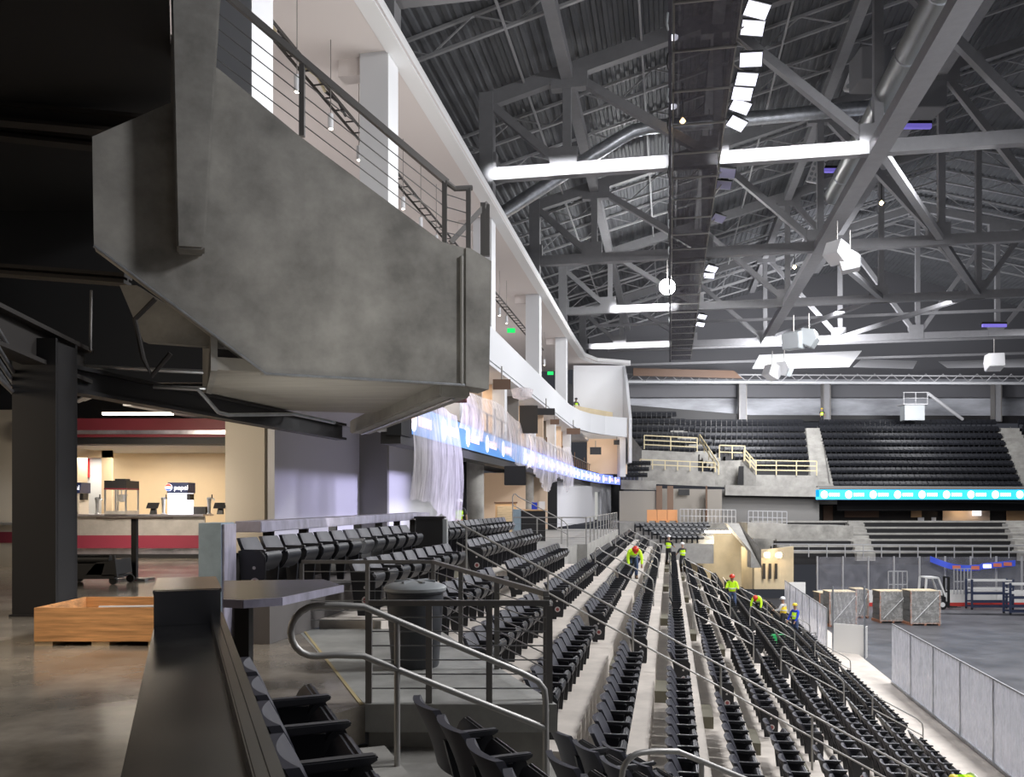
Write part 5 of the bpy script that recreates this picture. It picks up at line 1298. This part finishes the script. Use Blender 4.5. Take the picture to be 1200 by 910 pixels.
# ------------------------------------------------------------------ workers
def skin_mesh(vs, es, rs, root, sub=1):
    me = bpy.data.meshes.new('s'); o = bpy.data.objects.new('s', me); C.objects.link(o)
    me.from_pydata(vs, es, [])
    md = o.modifiers.new('k', 'SKIN'); md.use_smooth_shade = True
    for v, r in zip(me.skin_vertices[0].data, rs):
        v.radius = (r, r) if not isinstance(r, tuple) else r
    for i, v in enumerate(me.skin_vertices[0].data): v.use_root = (i == root)
    if sub: s = o.modifiers.new('b', 'SUBSURF'); s.levels = sub; s.render_levels = sub
    dg = bpy.context.evaluated_depsgraph_get(); ev = o.evaluated_get(dg); m2 = ev.to_mesh()
    out = ([v.co.copy() for v in m2.vertices], [tuple(p.vertices) for p in m2.polygons])
    ev.to_mesh_clear(); bpy.data.objects.remove(o); bpy.data.meshes.remove(me)
    return out
def worker(loc, heading, lab, hat, vest='vest', pants='jeans', shirt=None, bend=0., crouch=0., arms=((.12,.16,-.36),(.12,.16,-.36)), held=None, head_turn=0.):
    # faces local +x; arms: (forward of elbow, forward of wrist, drop of wrist) per side
    F = Matrix.Translation(loc) @ Matrix.Rotation(heading, 4, 'Z')
    t = thing('person', lab, 'person', loc, heading)
    hz_ = .93-crouch*.35
    hip = Vector((-.12*crouch-.10*math.sin(bend), 0, hz_))
    def U(x, y, z):                        # upper body about the hip
        c, s = math.cos(bend), math.sin(bend); z -= .93
        return hip+Vector((x*c+z*s, y, -x*s+z*c))
    J = {'pel': hip, 'wai': U(0,0,1.10), 'che': U(.0,0,1.30), 'nec': U(.0,0,1.47), 'hd0': U(.02,0,1.55), 'hd1': U(.03,0,1.64), 'hd2': U(.02,0,1.73)}
    for s, n in ((1,'l'),(-1,'r')):
        a = arms[0 if s > 0 else 1]
        J['sh'+n] = U(.0,s*.19,1.40)
        sh = J['sh'+n]
        J['el'+n] = sh+Vector((a[0], s*.07, -.26)); J['wr'+n] = J['el'+n]+Vector((a[1], -s*.02, a[2]+.13)); 
        dv = (J['wr'+n]-J['el'+n]).normalized(); J['ha'+n] = J['wr'+n]+dv*.08
        J['hp'+n] = hip+Vector((0,s*.10,-.04))
        J['kn'+n] = Vector((.05+.30*crouch, s*.12, .49-.06*crouch)); J['an'+n] = Vector((-.03, s*.12, .09)); J['to'+n] = Vector((.13, s*.14, .035))
    def sk(names, edges, radii, root, sub=1):
        ix = {n: i for i, n in enumerate(names)}
        return skin_mesh([tuple(J[n]) for n in names], [(ix[a], ix[b]) for a, b in edges], radii, ix[root], sub)
    names = ['pel','wai','che','nec','hd0','hd1','hd2']+[k+n for n in 'lr' for k in ('sh','el','wr','ha','hp','kn','an','to')]
    rad = [(.135,.115),(.135,.105),(.155,.12),.055,(.075,.07),(.098,.085),(.06,.055)]+[.06,.045,.032,.042,.085,.06,.042,.038]*2
    ed = [('pel','wai'),('wai','che'),('che','nec'),('nec','hd0'),('hd0','hd1'),('hd1','hd2')]
    for n in 'lr': ed += [('che','sh'+n),('sh'+n,'el'+n),('el'+n,'wr'+n),('wr'+n,'ha'+n),('pel','hp'+n),('hp'+n,'kn'+n),('kn'+n,'an'+n),('an'+n,'to'+n)]
    v, f = sk(names, ed, rad, 'pel')
    m = MB(F); m.add(v, f)
    for n, s in (('l',1),('r',-1)):       # five unequal fingers on each hand
        h = J['ha'+n]; d = (h-J['wr'+n]).normalized(); side = Vector((0,1,0)); fw = d.cross(side).normalized()
        for k, L in enumerate((.062,.075,.080,.072)):
            b = h+side*((k-1.5)*.019); m.tube([b, b+d*L*.55, b+d*L*.9+fw*.02], [.010,.009,.006], 6)
        b = h-d*.03+fw*.02; m.tube([b, b+fw*.035+d*.02, b+fw*.045+d*.055], [.012,.010,.007], 6)
    nose = J['hd1']; ax = (J['hd2']-J['hd0']).normalized(); fwd = Vector((0,1,0)).cross(ax).normalized()
    m.add([nose+fwd*.085+ax*.02, nose+fwd*.115-ax*.02, nose+fwd*.085+Vector((0,.018,0))-ax*.02, nose+fwd*.085-Vector((0,.018,0))-ax*.02], [(0,2,1),(0,1,3),(1,2,3),(0,3,2)])
    body = m.build('body', 'skin', t, smooth=True)
    for s in (-.035,.035):
        m = MB(F); c = nose+fwd*.085+ax*.02+Vector((0,s,0)); m.lathe(tuple(c), [(.004,-.01),(.012,0),(.004,.01)], 8); m.build('eye', 'eye', t)
    m = MB(F); c = nose+fwd*.088-ax*.045; m.bar(c-Vector((0,.025,0)), c+Vector((0,.025,0)), .012, .008); m.build('mouth', 'hair', t)
    # trousers, boots
    nm = ['pel','wst']+[k+n for n in 'lr' for k in ('hp','kn','an')]; J['wst'] = U(0,0,1.04)
    v, f = sk(nm, [('pel','wst')]+[e for n in 'lr' for e in (('pel','hp'+n),('hp'+n,'kn'+n),('kn'+n,'an'+n))], [(.155,.135),(.15,.125)]+[.105,.08,.068]*2, 'pel')
    m = MB(F); m.add(v, f); m.build('trousers', pants, t, smooth=True)
    for n in 'lr':
        m = MB(F); a = J['an'+n]; m.prism([a+Vector((-.08,-.05,.06)), a+Vector((.06,-.05,.06)), a+Vector((.12,-.05,-.02)), a+Vector((.2,-.05,-.045)), a+Vector((.2,-.05,-.09)), a+Vector((-.09,-.05,-.09))], (0,.1,0)); m.build('boot', 'boot', t, bevel=.015)
    # shirt with sleeves, then vest with bands
    J['cch'] = U(0,0,1.38)
    nm = ['wai','che','cch','shl','ell','shr','elr']+(['wrl','wrr'] if shirt else [])
    e = [('wai','che'),('che','cch'),('cch','shl'),('shl','ell'),('cch','shr'),('shr','elr')]+([('ell','wrl'),('elr','wrr')] if shirt else [])
    v, f = sk(nm, e, [(.15,.12),(.165,.128),(.12,.10),.078,.062,.078,.062]+([.048,.048] if shirt else []), 'che')
    m = MB(F); m.add(v, f); m.build('shirt', shirt or 'shirt_dark', t, smooth=True)
    J['hem'] = U(0,0,.98); J['v2'] = U(0,0,1.18); J['vl'] = U(.0,.14,1.40); J['vr'] = U(.0,-.14,1.40); J['v3'] = U(0,0,1.36)
    v, f = sk(['hem','v2','v3','vl','vr'], [('hem','v2'),('v2','v3'),('v3','vl'),('v3','vr')], [(.175,.15),(.178,.145),(.155,.13),.09,.09], 'v2')
    m = MB(F); m.add(v, f); vo = m.build('vest', vest, t, smooth=True)
    m = MB(F); a, b = U(0,0,1.12), U(0,0,1.17); m.tube([a, b], .19, 14); m.build('reflective_band', 'reflective', vo)
    # hard hat
    c = J['hd1']+ax*.035; M = Matrix.Translation(c) @ ax.to_track_quat('Z', 'Y').to_matrix().to_4x4()
    m = MB(F @ M); m.lathe((0,0,0), [(.128,.0),(.13,.02),(.122,.06),(.09,.105),(.045,.128),(.005,.135)], 18); h = m.build('hard_hat', hat, t, smooth=True)
    m = MB(F); m.prism([c+fwd*.10+Vector((0,-.08,0)), c+fwd*.175+Vector((0,-.04,0)), c+fwd*.175+Vector((0,.04,0)), c+fwd*.10+Vector((0,.08,0))], ax*.012); m.build('hat_peak', hat, h)
    if held: held(F, J, t)
def onrow(px, k, dx=.2):                  # a standing point on tread k in that column
    x = xk(k)+dx; y = yB(px, x); return Bp(x, y, zk(k))
RW = -A
worker(Bp(-.08, 53, zk(0)), RW+R(60), 'white helmeted worker in lime vest standing between far seat rows, left of the upper pair', 'hat_white', pants='trouser_dark', arms=((.1,.2,-.2),(.1,.2,-.2)))
worker(Bp(.76, 53, zk(1)), RW+R(120), 'white helmeted worker in lime vest, right of the upper pair between seat rows', 'hat_white', pants='trouser_dark', arms=((.15,.2,-.25),(.12,.15,-.3)))
worker(onrow(742, -2, .1), RW+R(-80), 'worker in red helmet and jeans bending forward over seats by the short handrails', 'hat_red', bend=R(72), arms=((.12,.1,-.38),(.12,.1,-.38)), shirt='vest')
worker(onrow(858, 3, .1), RW+R(-95), 'worker in red helmet and lime vest standing between far seats with head down', 'hat_red', bend=R(14), arms=((.1,.22,-.12),(.1,.22,-.12)), shirt='vest')
worker(onrow(889, 5, .1), RW+R(-110), 'worker in red helmet stooping low over seats near the corner glass', 'hat_red', bend=R(75), arms=((.1,.1,-.35),(.1,.1,-.35)), pants='trouser_dark', shirt='vest')
worker(onrow(918, 6, .2), RW+R(150), 'worker in white helmet, white shirt and yellow vest beside the glass', 'hat_white', 'vest_yellow', 'trouser_dark', 'shirt_white', arms=((.12,.22,-.15),(.1,.1,-.3)))
worker(onrow(932, 7, .1), RW+R(-140), 'worker in yellow helmet and blue sleeves standing by the rink glass', 'hat_yellow', 'vest', 'jeans', 'shirt_blue')
worker(onrow(1140, 8, .1)-up*.1, RW+R(-150), 'worker in lime vest crouching over the lowest seats at the bottom right edge', 'hat_yellow', bend=R(78), crouch=.55, arms=((.2,.2,-.2),(.2,.2,-.2)), shirt='vest')
a = P(538,612,33.5); a.z = 0
worker(a, R(-70), 'worker in white helmet and lime vest in the dark doorway behind the plastic curtain', 'hat_white', pants='orange_barrier')
a = Bp(-8.6, yB(704,-8.6), 0)
worker(a, R(-60), 'worker in dark helmet and lime vest in the bright far doorway under the screen', 'trouser_dark', pants='trouser_dark', arms=((.12,.22,-.1),(.12,.22,-.1)))
a = P(675,478,75); worker(a-up*.9, R(-60), 'worker in lime vest up in the white corner room behind the bar', 'trouser_dark', pants='trouser_dark')
a = P(963,494,93); worker(a-up*.3, R(-90), 'worker in lime vest at the top of the far stair under the end wall', 'hat_yellow', pants='trouser_dark')
# ------------------------------------------------------------------ light
def area(loc, aim, size, power, col=(1,1,1), sy=None, spread=None):
    l = bpy.data.lights.new('area', 'AREA'); l.energy = power; l.color = col; l.size = size
    if sy: l.shape = 'RECTANGLE'; l.size_y = sy
    if spread: l.spread = spread
    o = bpy.data.objects.new('area_light', l); C.objects.link(o); o.location = loc
    o.rotation_euler = (Vector(aim)-Vector(loc)).to_track_quat('-Z', 'Y').to_euler(); return o
def point(loc, power, col, r=.3):
    l = bpy.data.lights.new('point', 'POINT'); l.energy = power; l.color = col; l.shadow_soft_size = r
    o = bpy.data.objects.new('point_light', l); C.objects.link(o); o.location = loc; return o
W = (.97,.97,1.)
def spot(loc, aim, power, ang, col=W, r=.4, blend=.5):
    l = bpy.data.lights.new('spot', 'SPOT'); l.energy = power; l.color = col; l.spot_size = R(ang); l.spot_blend = blend; l.shadow_soft_size = r
    o = bpy.data.objects.new('spot_light', l); C.objects.link(o); o.location = loc
    o.rotation_euler = (Vector(aim)-Vector(loc)).to_track_quat('-Z', 'Y').to_euler(); return o
for y in (12, 26, 40, 54, 68):
    area(Bp(14, y, 15.7), Bp(5, y+2, -4), 2.5, 3300*KEY, W, 4)
for y in (20, 48, 76): area(Bp(34, y, 15.7), Bp(30, y, -6), 3, 2600*KEY, W, 6)
area(Bp(20, 66, 15), Bp(20, 86, 4), 3, 700*KEY, W, 8)
area(P(900,470,84), P(900,466,96), 6, 1100, W, 2)  # this and the next are unseen, added to brighten the end wall
area(P(1120,470,84), P(1120,466,96), 6, 800, W, 2)
# unseen lights added to catch the roof steel, plus the work lamp's own
area(Bp(-4.0, 35.9, 16.0), Bp(-4.0, 37, 16.2), 7.6, 120, W, .15, R(50))
area(Bp(5.0, 35.9, 16.0), Bp(5.0, 37, 16.2), 6.2, 110, W, .15, R(50))
spot(Bp(3, 31, 15.6), Bp(5, 37.2, 18), 700, 50, W, .2, .4)
point(P(782,336,57.2), 1500, (1,1,1), .4)
area(Bp(-1.9, 63.3, 16.1), Bp(-1.9, 64.5, 16.2), 4.6, 130, W, .15, R(50))
area(Bp(-3.6, 78.2, 16.1), Bp(-3.6, 79.4, 16.2), 7, 110, W, .15, R(50))
area(P(940,440,73), P(945,420,79), 5, 5000, W)  # added only to whiten the hanging roof panel
area(Bp(12, 30, 5), Bp(8, 45, 20), 8, 1500*ROOF, (.92,.94,1), 20)
area(Bp(10, 60, 5), Bp(8, 70, 20), 8, 1600*ROOF, (.92,.94,1), 20)
# concession stand and concourse
area((X(170,27), 27, 3.25), (X(170,27), 27, 0), 2.5, 120, (1,.87,.70), 1.2)
area((X(100,29), 29, 3.2), (X(100,29), 29, 0), 1, 50, (1,.95,.85))
area((X(160,21), 21, 3.9), (X(160,21), 23, 0), 2, 190, (1,.86,.68), .4)
area((X(170,22), 21.5, 3.6), (X(170), 25, .9), 2, 60, (1,.88,.75), 1, R(80))  # unseen light added to brighten the counter front
area((-12, 10, 3.3), (-9, 11, 0), 3, 170, (1,.84,.66), 3)
area((-7, 5, 3.4), (-5, 6, 0), 2, 30, (1,.86,.7), 2)
area((-4.6, 8.2, 3.0), (-4.6, 9.8, 0), 1, 24, (1,.86,.7), 1, R(100))  # added warm fill over the crate, no fixture there
# violet glow of the rink lamps on the concourse wall
spot(Bp(2, 30, 5), Bp(-10, 26, 1.9), 8500, 46, (.68,.65,1.), .5, .7)
area((-3.2, 13.2, .9), (-3.6, 16.5, 3.7), 2, 32, (1,.97,.9), 2, R(90))  # added up-light for the soffit, stands in for bounce off the bowl
area((-1.0, 8.5, 3.0), (-1.8, 14.5, 4.8), 2, 9, (1,.97,.88), 2, R(75))  # weak unseen fill added for the deck end wall
# suites and upper level
for y in (30, 38, 46, 55, 63): area(Bp(-9.3, y, 7.2), Bp(-9.3, y, 4), 1.6, 75, (1,.84,.66), 3)
for y in (18, 28, 38, 50, 62): area(Bp(-12.5, y, 9.0), Bp(-11, y, 14.6), 2.5, 150*SOF, (1,.92,.88), 6)
area(Bp(-3.5, 17, 8.5), Bp(-9, 20, 12), 2, 230, (1,.98,.95), 5)  # this and the next are added in mid-air to whiten the near columns
area(Bp(-3.5, 25, 8.5), Bp(-9, 25, 12), 2, 160, (1,.98,.95), 5)
for y in (26, 40, 54, 66): area(Bp(-4.0, y, 9.5), Bp(-8.5, y, 10.5), 2, 60*SOF, (1,1,1), 5)
area(P(705,455,75), P(705,460,79), 2, 40, (1,1,1))
area(P(705,512,74), P(705,525,77.5), 1.5, 60, (1,.8,.6))
area(P(600,540,41), P(600,585,45), 2, 130, (1,.82,.66), 3)
area(Bp(-2, 58, 3.3), P(690,588,78), 3, 160, (.85,.85,1))
# far corner
point(P(845,636,66), 260, (1,.85,.6), .5); point(P(905,652,62.3), 90, (1,.8,.55), .2)
area(P(800,588,77), P(800,592,82), 3, 30, (1,.9,.75)); point(P(1132,600,84.5), 50, (1,.75,.5), .3)
w = bpy.data.worlds.new('world'); bpy.context.scene.world = w; w.use_nodes = True
w.node_tree.nodes['Background'].inputs['Color'].default_value = (.80,.84,1,1); w.node_tree.nodes['Background'].inputs['Strength'].default_value = AMB
# ------------------------------------------------------------------ camera
cd = bpy.data.cameras.new('camera'); co = bpy.data.objects.new('camera', cd); C.objects.link(co)
cd.sensor_fit = 'HORIZONTAL'; cd.sensor_width = 36; cd.lens = 36*1000/1200
cd.shift_y = (590-455)/1200; cd.clip_start = .05; cd.clip_end = 400
co.location = (0,0,H); co.rotation_euler = (R(90),0,0)
sc = bpy.context.scene; sc.camera = co
sc.view_settings.view_transform = 'Standard'; sc.view_settings.look = 'None'; sc.view_settings.exposure = 0
sc.cycles.max_bounces = 6; sc.cycles.diffuse_bounces = 3; sc.cycles.transparent_max_bounces = 12; sc.cycles.sample_clamp_indirect = 6
